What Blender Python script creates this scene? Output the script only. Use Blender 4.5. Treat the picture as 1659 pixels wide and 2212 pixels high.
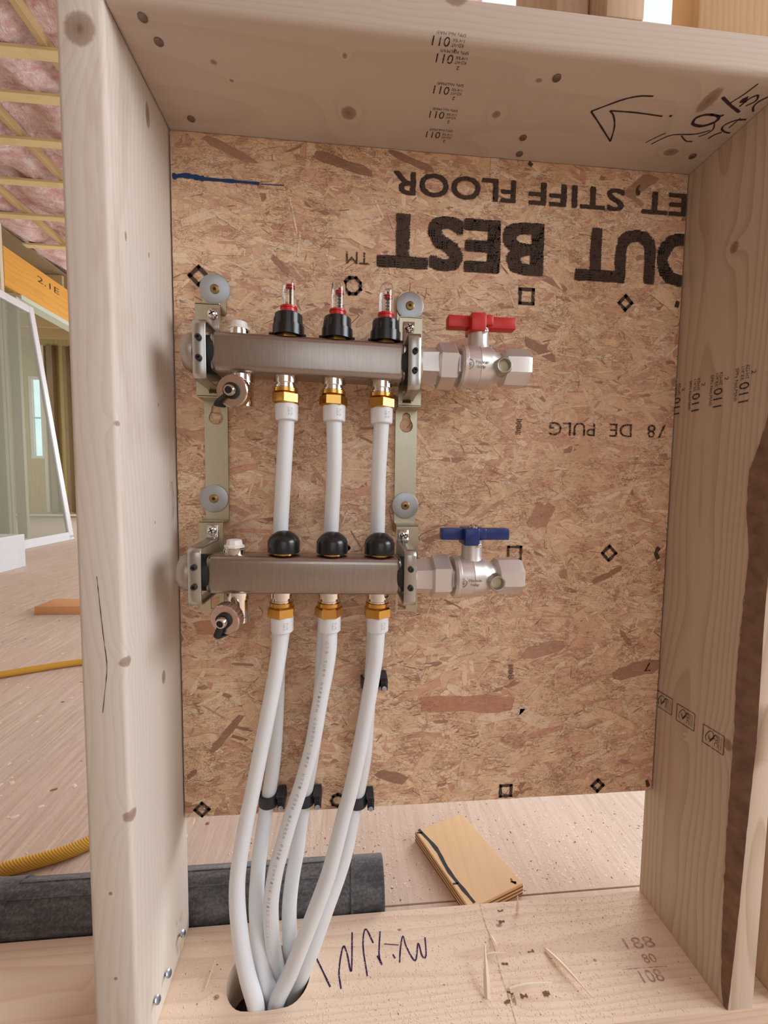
import bpy, bmesh, math, random
from mathutils import Vector, Matrix, noise

for o in list(bpy.data.objects): bpy.data.objects.remove(o)
SC = bpy.context.scene
COL = SC.collection
PI = math.pi
S = 0.001                      # everything below is written in millimetres
random.seed(7)

# ------------------------------------------------------------------ camera
F_PX, CX, CY = 896.32, 829.5, 1106.0
CAM_P = Vector((-114.5, -393.3, 29.9))
CAM_E = (PI/2 - 0.0697, -0.0124, -0.0911)
cd = bpy.data.cameras.new('camera'); cam = bpy.data.objects.new('camera', cd); COL.objects.link(cam)
cd.sensor_fit = 'VERTICAL'; cd.sensor_height = 24.0; cd.lens = F_PX*24.0/2212.0
cd.clip_start = 0.01; cd.clip_end = 100
cam.location = CAM_P*S; cam.rotation_euler = CAM_E
SC.camera = cam

# ------------------------------------------------------------------ light
SC.view_settings.view_transform = 'Standard'; SC.view_settings.look = 'None'
SC.view_settings.exposure = -0.84; SC.view_settings.gamma = 1.0
SC.view_settings.use_curve_mapping = False
w = bpy.data.worlds.new('sky'); SC.world = w; w.use_nodes = True
bg = w.node_tree.nodes['Background']; bg.inputs[0].default_value = (0.80, 0.90, 1.0, 1); bg.inputs[1].default_value = 2.2

def area(name, loc, target, sx, sy, power, color):
    l = bpy.data.lights.new(name, 'AREA'); l.shape = 'RECTANGLE'; l.size = sx; l.size_y = sy
    l.energy = power; l.color = color
    o = bpy.data.objects.new(name, l); COL.objects.link(o)
    o.location = Vector(loc); d = Vector(target)-Vector(loc)
    o.rotation_euler = d.to_track_quat('-Z', 'Y').to_euler()
    return o
area('window_light', (2.35, -0.85, 1.15), (-0.4, 0.0, 0.0), 1.7, 1.1, 104, (0.90, 0.95, 1.0))
area('window_light', (0.3, -2.7, 0.9), (0.0, 0.0, -0.1), 1.6, 1.3, 6, (1.0, 0.94, 0.87))
area('window_light', (2.3, 2.6, 1.0), (-0.4, 0.6, -0.5), 1.8, 1.6, 120, (0.95, 0.97, 1.0))
area('window_light', (-1.2, 7.2, 1.0), (-1.8, 2.5, 0.0), 2.6, 1.8, 190, (0.95, 0.98, 1.0))
area('window_light', (-6.0, 4.2, 0.9), (-4.5, 5.5, 0.3), 1.2, 1.4, 80, (0.95, 1.0, 0.98))

# ------------------------------------------------------------------ helpers
def M_cam():
    from mathutils import Euler
    return Euler(CAM_E, 'XYZ').to_matrix()
MC = M_cam()
def ray(px, py): return MC @ Vector(((px-CX)/F_PX, (CY-py)/F_PX, -1.0))
def at(px, py, Y):
    d = ray(px, py); return CAM_P + d*((Y-CAM_P.y)/d.y)
def onz(px, py, Z):
    d = ray(px, py); return CAM_P + d*((Z-CAM_P.z)/d.z)
def onx(px, py, X):
    d = ray(px, py); return CAM_P + d*((X-CAM_P.x)/d.x)

def lin(c): 
    return tuple(((v/255.0)/12.92 if v/255.0 <= 0.04045 else ((v/255.0+0.055)/1.055)**2.4) for v in c)
def rgba(c): return lin(c)+(1.0,)

def obj(name, bm, mt, parent=None, loc=None, smooth=35, recalc=True):
    """link a bmesh (world mm) as one mesh object; its origin is loc (or the parent's root)"""
    if recalc: bmesh.ops.recalc_face_normals(bm, faces=bm.faces)
    base = Vector(loc) if loc is not None else (Vector(parent['_base']) if parent is not None else Vector((0,0,0)))
    for v in bm.verts: v.co = (v.co-base)*S
    me = bpy.data.meshes.new(name); bm.to_mesh(me); bm.free()
    mats = mt if isinstance(mt, (list, tuple)) else [mt]
    for m in mats: me.materials.append(m)
    if smooth:
        me.polygons.foreach_set('use_smooth', [True]*len(me.polygons))
        me.set_sharp_from_angle(angle=math.radians(smooth))
    o = bpy.data.objects.new(name, me); COL.objects.link(o)
    if parent is not None:
        o.parent = parent; o['_base'] = list(parent['_base'])
    else:
        o.location = base*S; o['_base'] = list(base)
    return o
def tag(o, label=None, cat=None, group=None, kind=None):
    if label: o['label'] = label
    if cat: o['category'] = cat
    if group: o['group'] = group
    if kind: o['kind'] = kind
    return o
def thing(name, label, cat, loc=(0,0,0), group=None):
    o = bpy.data.objects.new(name, None); COL.objects.link(o); o.empty_display_size = 0.02
    o.location = Vector(loc)*S; o['_base'] = list(loc)
    return tag(o, label, cat, group)
def dup(root, loc, label, group=None, rot=None):
    r = root.copy(); COL.objects.link(r); r.location = Vector(loc)*S; r['_base'] = list(loc)
    if rot: r.rotation_euler = rot
    r['label'] = label
    if group: r['group'] = group
    for ch in list(root.children):
        c = ch.copy(); COL.objects.link(c); c.parent = r
        for g in list(ch.children):
            d = g.copy(); COL.objects.link(d); d.parent = c
    return r

def box(bm, x0, x1, y0, y1, z0, z1, bev=0, seg=2, mi=0):
    vs = [bm.verts.new((x, y, z)) for x in (x0, x1) for y in (y0, y1) for z in (z0, z1)]
    fs = [bm.faces.new([vs[i] for i in f]) for f in ((0,1,3,2),(4,6,7,5),(0,4,5,1),(2,3,7,6),(0,2,6,4),(1,5,7,3))]
    for f in fs: f.material_index = mi
    if bev:
        es = list({e for f in fs for e in f.edges})
        bmesh.ops.bevel(bm, geom=es, offset=bev, segments=seg, profile=0.5, affect='EDGES')
    return vs
def hexa(bm, c, bev=0, seg=2):
    """8 corners, order like box"""
    vs = [bm.verts.new(p) for p in c]
    fs = [bm.faces.new([vs[i] for i in f]) for f in ((0,1,3,2),(4,6,7,5),(0,4,5,1),(2,3,7,6),(0,2,6,4),(1,5,7,3))]
    if bev:
        es = list({e for f in fs for e in f.edges})
        bmesh.ops.bevel(bm, geom=es, offset=bev, segments=seg, profile=0.5, affect='EDGES')
def frame_of(axis):
    a = Vector(axis).normalized()
    t = Vector((0,0,1)) if abs(a.z) < 0.9 else Vector((0,1,0))
    u = t.cross(a).normalized(); v = a.cross(u)
    return a, u, v
def lathe(bm, prof, c, axis, seg=32, phase=0.0, cap=True, mi=0):
    """prof: (height along axis, radius)"""
    a, u, v = frame_of(axis); c = Vector(c); rings = []
    for h, r in prof:
        rings.append([bm.verts.new(c+a*h+(u*math.cos(phase+2*PI*i/seg)+v*math.sin(phase+2*PI*i/seg))*r) for i in range(seg)])
    for A, B in zip(rings, rings[1:]):
        for i in range(seg):
            f = bm.faces.new((A[i], A[(i+1)%seg], B[(i+1)%seg], B[i])); f.material_index = mi
    if cap:
        for R_ in (rings[0], rings[-1]):
            f = bm.faces.new(R_); f.material_index = mi
def catmull(pts, n=8):
    P = [Vector(p) for p in pts]; P = [P[0]*2-P[1]]+P+[P[-1]*2-P[-2]]; out = []
    for i in range(1, len(P)-2):
        for k in range(n):
            t = k/n; a, b, c, d = P[i-1:i+3]
            out.append(0.5*((2*b)+(c-a)*t+(2*a-5*b+4*c-d)*t*t+(3*b-a-3*c+d)*t**3))
    out.append(P[-2]); return out
def tube(bm, pts, r, seg=16, cap=True, flat=1.0):
    P = [Vector(p) for p in pts]; n = len(P)
    rr = r if callable(r) else (lambda t: r)
    t0 = (P[1]-P[0]).normalized(); a, u, v = frame_of(t0); rings = []
    for i in range(n):
        t = (P[min(i+1,n-1)]-P[max(i-1,0)]).normalized()
        u = (u-t*u.dot(t)).normalized(); v = t.cross(u)
        k = rr(i/(n-1))
        rings.append([bm.verts.new(P[i]+(u*math.cos(2*PI*j/seg)+v*math.sin(2*PI*j/seg)*flat)*k) for j in range(seg)])
    for A, B in zip(rings, rings[1:]):
        for j in range(seg): bm.faces.new((A[j], A[(j+1)%seg], B[(j+1)%seg], B[j]))
    if cap: bm.faces.new(rings[0]); bm.faces.new(rings[-1])
def sweep_rect(bm, path, x0, x1, th):
    """strip bent along a (y,z) path, width x0..x1, thickness th"""
    n = len(path); P = [Vector((0, p[0], p[1])) for p in path]; L = []
    for i in range(n):
        d0 = (P[i]-P[i-1]).normalized() if i else (P[1]-P[0]).normalized()
        d1 = (P[i+1]-P[i]).normalized() if i < n-1 else d0
        d = (d0+d1).normalized(); nn = Vector((0, -d.z, d.y)); k = 1/max(0.5, d.dot(d1))
        a = P[i]+nn*th/2*k; b = P[i]-nn*th/2*k
        L.append([bm.verts.new((x0,a.y,a.z)), bm.verts.new((x1,a.y,a.z)), bm.verts.new((x1,b.y,b.z)), bm.verts.new((x0,b.y,b.z))])
    for A, B in zip(L, L[1:]):
        for j in range(4): bm.faces.new((A[j], A[(j+1)%4], B[(j+1)%4], B[j]))
    bm.faces.new(L[0]); bm.faces.new(L[-1])
def plate(bm, outer, holes, to3, h0, h1):
    """flat plate with holes: 2-D loops -> to3(a,b,h)"""
    tmp = bmesh.new(); es = []
    for lp in [outer]+holes:
        vs = [tmp.verts.new((a, b, 0)) for a, b in lp]
        es += [tmp.edges.new((vs[i], vs[(i+1)%len(vs)])) for i in range(len(vs))]
    bmesh.ops.triangle_fill(tmp, edges=es, use_beauty=True, use_dissolve=False)
    tmp.verts.index_update()
    A = [bm.verts.new(to3(v.co.x, v.co.y, h0)) for v in tmp.verts]
    B = [bm.verts.new(to3(v.co.x, v.co.y, h1)) for v in tmp.verts]
    for f in tmp.faces:
        ids = [v.index for v in f.verts]
        bm.faces.new([A[i] for i in ids]); bm.faces.new([B[i] for i in reversed(ids)])
    for e in tmp.edges:
        if len(e.link_faces) == 1:
            i, j = e.verts[0].index, e.verts[1].index
            bm.faces.new((A[i], A[j], B[j], B[i]))
    tmp.free()
def circ(cx, cy, r, n=24, a0=0, a1=2*PI, full=True):
    m = n if full else n-1
    return [(cx+r*math.cos(a0+(a1-a0)*i/m), cy+r*math.sin(a0+(a1-a0)*i/m)) for i in range(n)]
def rotbm(bm, c, ang):
    bmesh.ops.rotate(bm, verts=bm.verts, cent=Vector(c), matrix=Matrix.Rotation(ang, 3, 'Y'))
def addf(bm, vs):
    try: return bm.faces.new(vs)
    except ValueError: return None
def xform(bm, origin, axis):
    """move geometry built around +Z at 0 to origin with +Z -> axis"""
    q = Vector((0,0,1)).rotation_difference(Vector(axis).normalized())
    m = Matrix.Translation(Vector(origin)) @ q.to_matrix().to_4x4()
    bmesh.ops.transform(bm, matrix=m, verts=bm.verts)

# ------------------------------------------------------------------ materials
class NT:
    def __init__(s, name):
        s.m = bpy.data.materials.new(name); s.m.use_nodes = True; s.t = s.m.node_tree; s.n = s.t.nodes
        s.b = s.n['Principled BSDF']
    def node(s, ty, **kw):
        n = s.n.new(ty)
        for k, v in kw.items(): setattr(n, k, v)
        return n
    def set(s, inp, val):
        if isinstance(val, bpy.types.NodeSocket): s.t.links.new(val, inp)
        else: inp.default_value = val
    def math(s, op, a, b=0.0, c=None, clamp=False):
        n = s.node('ShaderNodeMath', operation=op, use_clamp=clamp); s.set(n.inputs[0], a); s.set(n.inputs[1], b)
        if c is not None: s.set(n.inputs[2], c)
        return n.outputs[0]
    def mix(s, f, a, b, bt='MIX'):
        n = s.node('ShaderNodeMix', data_type='RGBA', blend_type=bt); s.set(n.inputs[0], f); s.set(n.inputs[6], a); s.set(n.inputs[7], b)
        return n.outputs[2]
    def noise(s, vec, scale=5, detail=3, rough=.5, dist=0.0):
        n = s.node('ShaderNodeTexNoise'); s.set(n.inputs['Vector'], vec); n.inputs['Scale'].default_value = scale
        n.inputs['Detail'].default_value = detail; n.inputs['Roughness'].default_value = rough; n.inputs['Distortion'].default_value = dist
        return n.outputs['Fac']
    def ramp(s, f, stops):
        n = s.node('ShaderNodeValToRGB'); s.set(n.inputs[0], f); cr = n.color_ramp
        while len(cr.elements) < len(stops): cr.elements.new(0.5)
        for e, (p, c) in zip(cr.elements, stops):
            e.position = p; e.color = (c, c, c, 1) if isinstance(c, (int, float)) else c
        return n.outputs[0]
    def coord(s, which='Object'):
        return s.node('ShaderNodeTexCoord').outputs[which]
    def mapping(s, vec, scale=(1,1,1), loc=(0,0,0)):
        n = s.node('ShaderNodeMapping'); s.set(n.inputs[0], vec); n.inputs['Location'].default_value = loc; n.inputs['Scale'].default_value = scale
        return n.outputs[0]
    def bump(s, h, strength=.2, dist=.001):
        n = s.node('ShaderNodeBump'); s.set(n.inputs['Height'], h); n.inputs['Strength'].default_value = strength; n.inputs['Distance'].default_value = dist
        s.t.links.new(n.outputs[0], s.b.inputs['Normal'])

def plain(name, c, rough=.5, metal=0.0, var=.06, scale=40, bump=0.0, spec=.5):
    k = NT(name); co = k.coord(); f = k.noise(co, scale, 4)
    a = [max(0, v*(1-var*2)) for v in lin(c)]+[1]; b = [min(1, v*(1+var*2)) for v in lin(c)]+[1]
    k.set(k.b.inputs['Base Color'], k.mix(f, tuple(a), tuple(b)))
    k.b.inputs['Roughness'].default_value = rough; k.b.inputs['Metallic'].default_value = metal
    k.b.inputs['Specular IOR Level'].default_value = spec
    if bump: k.bump(k.noise(co, scale*4, 3), bump, .0006)
    return k.m

def wood(name, light, dark, axis='Z', pith=(-0.02, 0.09), ring=0.006, seed=0, knots=(), base=(0,0,0), rough=.72, contrast=.5, stain=None, blotch=.25, fibre=.35):
    """plain-sawn softwood: growth rings round a wandering pith, fibres, knots at given places (mm)"""
    k = NT(name); co = k.coord()
    sep = k.node('ShaderNodeSeparateXYZ'); k.set(sep.inputs[0], co)
    X, Y, Z = sep.outputs
    U, V, W = {'Z': (X, Y, Z), 'X': (Y, Z, X), 'Y': (Z, X, Y)}[axis]
    def comb(a, b, c):
        n = k.node('ShaderNodeCombineXYZ'); k.set(n.inputs[0], a); k.set(n.inputs[1], b); k.set(n.inputs[2], c); return n.outputs[0]
    al = comb(k.math('MULTIPLY', U, 1.0), k.math('MULTIPLY', V, 1.0), k.math('MULTIPLY', W, .22))
    wob = k.math('MULTIPLY', k.math('SUBTRACT', k.noise(k.mapping(al, (1,1,1), (seed*1.7, seed*.3, seed)), 9, 2), .5), .055)
    wob2 = k.math('MULTIPLY', k.math('SUBTRACT', k.noise(k.mapping(al, (1,1,1), (seed+11, 4, seed+3)), 7, 2), .5), .05)
    du = k.math('ADD', k.math('SUBTRACT', U, pith[0]), wob); dv = k.math('ADD', k.math('SUBTRACT', V, pith[1]), wob2)
    r = k.math('SQRT', k.math('ADD', k.math('MULTIPLY', du, du), k.math('MULTIPLY', dv, dv)))
    kc = None
    for kn in knots:
        (kx, ky, kz), (rx, ry, rz) = kn[0], kn[1]
        mp = k.mapping(co, (1/(rx*S), 1/(ry*S), 1/(rz*S)), (-(kx-base[0])/rx, -(ky-base[1])/ry, -(kz-base[2])/rz))
        ln = k.node('ShaderNodeVectorMath', operation='LENGTH'); k.set(ln.inputs[0], mp); d = ln.outputs['Value']
        g = k.math('POWER', 2.718, k.math('MULTIPLY', k.math('MULTIPLY', d, d), -.16))
        r = k.math('ADD', r, k.math('MULTIPLY', g, min(rx, ry, rz, 12)*S*(1.1 if len(kn) < 3 else kn[2])))
        dn = k.math('ADD', d, k.math('MULTIPLY', k.math('SUBTRACT', k.noise(co, 260, 3), .5), .28))
        m_ = k.ramp(dn, [(0.0, 1.0), (0.35, .75), (0.8, .62), (1.05, 0.0)] )
        kc = m_ if kc is None else k.math('MAXIMUM', kc, m_)
    q = k.math('FRACT', k.math('DIVIDE', r, ring))
    band = k.ramp(q, [(0.0, .0), (.45, .12), (.8, .75), (.93, 1.0), (1.0, 0.0)])
    fib = k.noise(comb(k.math('MULTIPLY', U, 1.0), k.math('MULTIPLY', V, 1.0), k.math('MULTIPLY', W, .03)), 620, 3, .6)
    bl = k.noise(k.mapping(al, (1,1,1), (seed*3.1, 2, 5)), 6, 4, .6)
    f = k.math('ADD', k.math('MULTIPLY', band, contrast), k.math('MULTIPLY', k.math('SUBTRACT', fib, .5), fibre*1.2))
    f = k.math('ADD', f, k.math('MULTIPLY', k.math('SUBTRACT', bl, .5), blotch*2), clamp=True)
    c = k.mix(f, rgba(light), rgba(dark))
    if stain is not None:
        sm = k.ramp(k.noise(k.mapping(al, (1,1,1), (9, seed, 2)), 14, 4, .7), [(.55, 0.0), (.72, .55)])
        c = k.mix(sm, c, rgba(stain))
    if kc is not None: c = k.mix(kc, c, rgba((134, 100, 76)))
    k.set(k.b.inputs['Base Color'], c); k.b.inputs['Roughness'].default_value = rough
    k.b.inputs['Specular IOR Level'].default_value = .25
    k.bump(k.math('ADD', k.math('MULTIPLY', fib, .5), k.math('MULTIPLY', q, .25)), .22, .0006)
    return k.m

def steel(name, c, rough=.32, streak='X', amt=.12, sc=900):
    k = NT(name); co = k.coord()
    s_ = {'X': (.02, 1, 1), 'Z': (1, 1, .03), 'N': (1, 1, 1)}[streak]
    f = k.noise(k.mapping(co, s_), sc, 3, .6); g = k.noise(co, 25, 3)
    col = k.mix(k.math('MULTIPLY', f, .7), tuple(v*(1-amt*1.6) for v in lin(c))+(1,), tuple(min(1, v*(1+amt)) for v in lin(c))+(1,))
    k.set(k.b.inputs['Base Color'], col); k.b.inputs['Metallic'].default_value = 1.0
    k.set(k.b.inputs['Roughness'], k.math('ADD', k.math('MULTIPLY', k.math('SUBTRACT', g, .5), .15), rough))
    k.bump(f, .08, .0003)
    return k.m

CH = steel('chrome', (232, 226, 220), .10, 'N', .03, 300)
BAR = steel('brushed_stainless', (178, 167, 158), .30, 'Z', .2, 1100)
ZINC = steel('zinc_strip', (196, 188, 164), .36, 'N', .10, 400)
ZCL = steel('zinc_clamp', (190, 188, 180), .30, 'N', .12, 200)
CAST = steel('nickel_casting', (222, 214, 208), .40, 'N', .08, 1300); CAST.node_tree.nodes['Principled BSDF'].inputs['Metallic'].default_value = .72
PLUG = steel('end_plug_metal', (176, 164, 154), .42, 'N', .1, 600)
WASH = steel('washer_zinc', (178, 180, 182), .42, 'N', .10, 60)
BRASS = steel('brass', (222, 172, 92), .24, 'N', .10, 120)
BRONZE = steel('bronze_screw', (165, 135, 85), .35, 'N', .15, 400)
BLACK = plain('black_plastic', (28, 27, 28), .25, 0, .1, 60)
BLK2 = plain('black_rubber', (34, 33, 33), .6, 0, .1, 60)
CLIPM = plain('clip_plastic', (44, 46, 54), .5, 0, .1, 60)
RED = plain('red_enamel', (196, 38, 30), .35, 0, .05, 50)
REDT = plain('red_plastic', (200, 40, 36), .3, 0, .05, 50)
BLUE = plain('blue_enamel', (26, 48, 110), .32, 0, .05, 50)
WHITE = plain('white_plastic', (232, 226, 218), .45, 0, .03, 50)
CREAM = plain('cream_plug', (214, 204, 172), .5, 0, .05, 50)
NAILM = steel('nail_head_steel', (150, 138, 128), .5, 'N', .2, 300)
GALV = steel('galvanised_nail', (190, 200, 215), .3, 'N', .2, 300)
RSHADE = plain('hollow_shade', (26, 22, 20), .8)  # near-black colour standing in for the shade inside small hollows

k = NT('pex'); co = k.coord()
k.set(k.b.inputs['Base Color'], k.mix(k.noise(co, 18, 3), rgba((222, 226, 234)), rgba((234, 235, 232))))
k.b.inputs['Roughness'].default_value = .42
k.b.inputs['Subsurface Weight'].default_value = .35; k.b.inputs['Subsurface Scale'].default_value = .006
k.b.inputs['Subsurface Radius'].default_value = (1, 1, .85)
PEX = k.m
k = NT('clear_tube'); k.b.inputs['Base Color'].default_value = (.97, .98, 1, 1); k.b.inputs['Roughness'].default_value = .03
k.b.inputs['Transmission Weight'].default_value = 1.0; k.b.inputs['IOR'].default_value = 1.12
k.set(k.b.inputs['Coat Weight'], 1.0); k.b.inputs['Coat Roughness'].default_value = .03; CLEAR = k.m

def inkmat(name, c, hole=.35, scale=900):
    k = NT(name); co = k.coord('Object')
    k.b.inputs['Base Color'].default_value = rgba(c); k.b.inputs['Roughness'].default_value = .7
    k.b.inputs['Specular IOR Level'].default_value = .15
    f = k.noise(co, scale, 4, .65)
    g = k.noise(co, scale*.2, 3, .6)
    v = k.ramp(k.math('ADD', k.math('MULTIPLY', f, .6), k.math('MULTIPLY', g, .4)), [(hole-.04, .12), (hole+.04, 1.0)])
    k.set(k.b.inputs['Alpha'], v); return k.m
INK = inkmat('board_ink', (80, 65, 57), .42, 700)
INK2 = inkmat('stamp_ink', (62, 50, 46), .44, 2200)
PEN = inkmat('marker_pen', (66, 50, 54), .38, 1500)
PENB = inkmat('purple_marker', (56, 38, 78), .40, 1500)
BLUEP = inkmat('blue_marker', (44, 66, 108), .34, 300)
PENCIL = inkmat('pencil', (165, 138, 118), .5, 1500)
GREY = inkmat('pipe_print', (158, 158, 166), .46, 1500)

# OSB strands
k = NT('osb_strands')
att = k.node('ShaderNodeAttribute'); att.attribute_name = 'tint'
uv = k.node('ShaderNodeUVMap'); uv.uv_map = 'flake'
g1 = k.noise(k.mapping(uv.outputs[0], (5, 90, 1)), 1.0, 4, .65, .6)
g2 = k.noise(k.mapping(uv.outputs[0], (1.2, 14, 1)), 1.0, 3, .6, 1.5)
co = k.coord()
sp = k.noise(co, 900, 2, .6)
spz = k.noise(co, 9, 2)
c = k.mix(k.ramp(g1, [(.35, 0.0), (.8, .25)]), att.outputs['Color'], rgba((180, 132, 104)))
g4 = k.noise(k.mapping(uv.outputs[0], (1.1, 4.5, 1)), 1.0, 5, .62, 1.2)
ln = k.math('FRACT', k.math('MULTIPLY', g4, 9.0))
c = k.mix(k.math('MULTIPLY', k.ramp(ln, [(.0, 0.0), (.84, 0.0), (.93, .62), (1.0, 0.0)]), k.ramp(g2, [(.42, 0.0), (.6, 1.0)])), c, rgba((140, 94, 66)))
c = k.mix(k.ramp(g2, [(.60, 0.0), (.70, .35)]), c, rgba((160, 112, 84)), 'MIX')
def ridge(sc, seed_, wd, dist):
    v = k.noise(k.mapping(co_, sc, (seed_, 0, seed_*.7)), 1.0, 3, .6, dist)
    d = k.math('ABSOLUTE', k.math('SUBTRACT', v, .5))
    return k.ramp(d, [(0.0, 1.0), (wd, .55), (wd*2.2, 0.0)])
co_ = k.coord()
brk = k.ramp(k.noise(co_, 45, 3, .6), [(.46, 0.0), (.6, 1.0)]); brk2 = k.ramp(k.noise(k.mapping(co_, (1, 1, 1), (5, 5, 5)), 38, 3, .6), [(.46, 0.0), (.6, 1.0)])
c = k.mix(k.math('MULTIPLY', k.math('MULTIPLY', ridge((48, 20, 130), 1, .02, 1.6), brk), .85), c, rgba((122, 76, 48)))
c = k.mix(k.math('MULTIPLY', k.math('MULTIPLY', ridge((90, 20, 190), 4, .024, 1.2), brk2), .8), c, rgba((134, 86, 58)))
c = k.mix(k.math('MULTIPLY', k.ramp(k.noise(k.mapping(co_, (140, 30, 420)), 1.0, 4, .7, 1.0), [(.52, 0.0), (.72, 1.0)]), .34), c, rgba((236, 206, 170)))
c = k.mix(k.math('MULTIPLY', k.ramp(k.noise(k.mapping(co_, (160, 30, 380), (7, 1, 2)), 1.0, 4, .75, 1.6), [(.60, 0.0), (.68, 1.0)]), .62), c, rgba((132, 86, 62)))
c = k.mix(k.math('MULTIPLY', k.math('SUBTRACT', 1.0, att.outputs['Alpha']), 1.0), c, rgba((118, 74, 50)))
c = k.mix(k.ramp(k.math('ADD', sp, k.math('MULTIPLY', k.math('SUBTRACT', spz, .5), .45)), [(.66, 0.0), (.70, .75)]), c, rgba((70, 44, 32)))
c = k.mix(k.ramp(k.noise(co, 5, 3), [(.3, .05), (.7, .32)]), c, rgba((232, 190, 164)))
k.set(k.b.inputs['Base Color'], c); k.b.inputs['Roughness'].default_value = .62
k.b.inputs['Specular IOR Level'].default_value = .3
k.bump(k.math('ADD', g1, k.math('MULTIPLY', att.outputs['Alpha'], .8)), .3, .0006)
OSB = k.m

def floor_mat(name):
    k = NT(name); co = k.coord()
    g = k.noise(k.mapping(co, (22, 1.2, 1)), 6, 5, .65, .5)
    b = k.noise(co, 2.2, 4, .6); s_ = k.noise(co, 160, 3, .6); g3 = k.noise(k.mapping(co, (90, 5, 1)), 6, 3, .6)
    c = k.mix(k.ramp(g, [(.3, 0.0), (.7, 1.0)]), rgba((232, 216, 198)), rgba((190, 168, 150)))
    c = k.mix(k.ramp(b, [(.35, 0.0), (.7, .7)]), c, rgba((216, 192, 174)))
    c = k.mix(k.ramp(g3, [(.55, 0.0), (.75, .25)]), c, rgba((180, 150, 128)))
    c = k.mix(k.ramp(s_, [(.70, 0.0), (.75, .6)]), c, rgba((120, 84, 60)))
    k.set(k.b.inputs['Base Color'], c); k.b.inputs['Roughness'].default_value = .8
    k.bump(k.math('ADD', g, s_), .4, .001); return k.m
FLOORM = floor_mat('worn_plywood_subfloor')

# ------------------------------------------------------------------ the room (setting)
ZF, ZS = -602.0, -564.0          # subfloor, top of the bottom plate
hole = []
for i in range(40):              # long hole bored through the plate
    t = 2*PI*i/40; ca, sa = math.cos(t), math.sin(t)
    hole.append((-203+17*(1 if ca > 0 else -1)*min(1, abs(ca)*3)+32*ca, 76+33*sa))
def st(name, bm, m, **kw): return tag(obj(name, bm, m, **kw), kind='structure')
bm = bmesh.new()
plate(bm, [(-3300, -3000), (2500, -3000), (2500, 180), (-3300, 180)], [hole], lambda a, b, h: (a, b, h), ZF-22, ZF)
box(bm, -7600, 2500, 183, 7600, ZF-22, ZF)
box(bm, -7600, 2500, -3000, 7600, ZF-120, ZF-80)
st('floor', bm, FLOORM, smooth=0)
WALLW = wood('wall_sheathing', (178, 168, 142), (140, 128, 104), 'Z', (.3, .5), .03, 3, blotch=.5, contrast=.2)
ROOMW = plain('bare_room_wood', (190, 170, 150), .8, 0, .12, 3)
bm = bmesh.new()
box(bm, -3420, -3400, -3000, 4020, ZF, 2560)
st('wall_left', bm, WALLW, smooth=0)
bm = bmesh.new()                # wall_back with nothing seen but its far corner
box(bm, -3400, 2500, 7600, 7620, ZF, 2560)
st('wall_back', bm, ROOMW, smooth=0)
bm = bmesh.new()                # right wall with window openings towards the daylight
for y0, y1, z0, z1 in ((-3000, 7600, ZF, 0), (-3000, 7600, 1700, 2560), (-3000, -1800, 0, 1700), (150, 1500, 0, 1700), (3700, 7600, 0, 1700)):
    box(bm, 2500, 2520, y0, y1, z0, z1)
st('wall_right', bm, ROOMW, smooth=0)
bm = bmesh.new()
for x0, x1, z0, z1 in ((-3400, 2500, ZF, 150), (-3400, 2500, 1700, 2560), (-3400, -600, 150, 1700), (1200, 2500, 150, 1700)):
    box(bm, x0, x1, -3020, -3000, z0, z1)
st('wall_front', bm, ROOMW, smooth=0)

# pink fibreglass ceiling
k = NT('pink_fibreglass'); co = k.coord()
n1 = k.noise(k.mapping(co, (1, 1.6, 1)), 7, 6, .68, .9); n2 = k.noise(k.mapping(co, (2.5, 1, 1)), 28, 4, .7, .6)
c = k.mix(k.ramp(n1, [(.36, 0.0), (.66, 1.0)]), rgba((214, 160, 158)), rgba((244, 228, 226)))
c = k.mix(k.ramp(n2, [(.5, 0.0), (.72, .6)]), c, rgba((186, 146, 140)))
k.set(k.b.inputs['Base Color'], c); k.b.inputs['Roughness'].default_value = .95
k.bump(k.math('ADD', n1, k.math('MULTIPLY', n2, .5)), .9, .02); PINK = k.m
bm = bmesh.new(); nx, ny = 118, 150
G = [[bm.verts.new((-3700+i*52.5, -3000+j*62, 2455+34*math.sin((i*52.5)/610*2*PI)+42*noise.noise(Vector((i*.33, j*.27, 2)))+26*noise.noise(Vector((i*1.1, j*.8, 7))))) for j in range(ny)] for i in range(nx)]
for i in range(nx-1):
    for j in range(ny-1):
        if 500 < G[i][j].co.x < 2300 and 700 < G[i][j].co.y < 2900: continue
        bm.faces.new((G[i][j], G[i+1][j], G[i+1][j+1], G[i][j+1]))
st('ceiling', bm, PINK, smooth=180)

STRAPW = wood('strapping_pine', (224, 202, 152), (196, 168, 112), 'X', (0, .2), .012, 5, contrast=.3)
JOISTW = wood('truss_pine', (196, 168, 122), (160, 130, 90), 'Y', (0, .2), .012, 6, contrast=.3)
ord_ = ['nearest', 'second', 'third', 'fourth', 'fifth', 'sixth', 'seventh', 'farthest']
first = None
for i, Y in enumerate((1480, 1860, 2267, 2560, 2930, 3360, 3830, 4330)):
    bm = bmesh.new(); box(bm, -3390, 300, Y-34, Y+34, 2392, 2412, 2, 1)
    o = obj('furring_strip', bm, STRAPW, loc=(-1200, Y, 2392), smooth=0)
    tag(o, 'pale ceiling strapping board under the pink insulation, %s from the camera' % ord_[i], 'strapping', 'strapping boards across the ceiling')
for X, l in ((-3010, 'truss chord above the strapping beside the wooden beam'), (-2400, 'truss chord above the strapping, crossing it nearest the stud'), (-1790, 'truss chord above the strapping, hidden mostly by the stud')):
    bm = bmesh.new(); box(bm, X-19, X+19, -2900, 7000, 2412, 2470, 2, 1)
    tag(obj('ceiling_joist', bm, JOISTW, loc=(X, 2000, 2412), smooth=0), l, 'joist')

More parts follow.
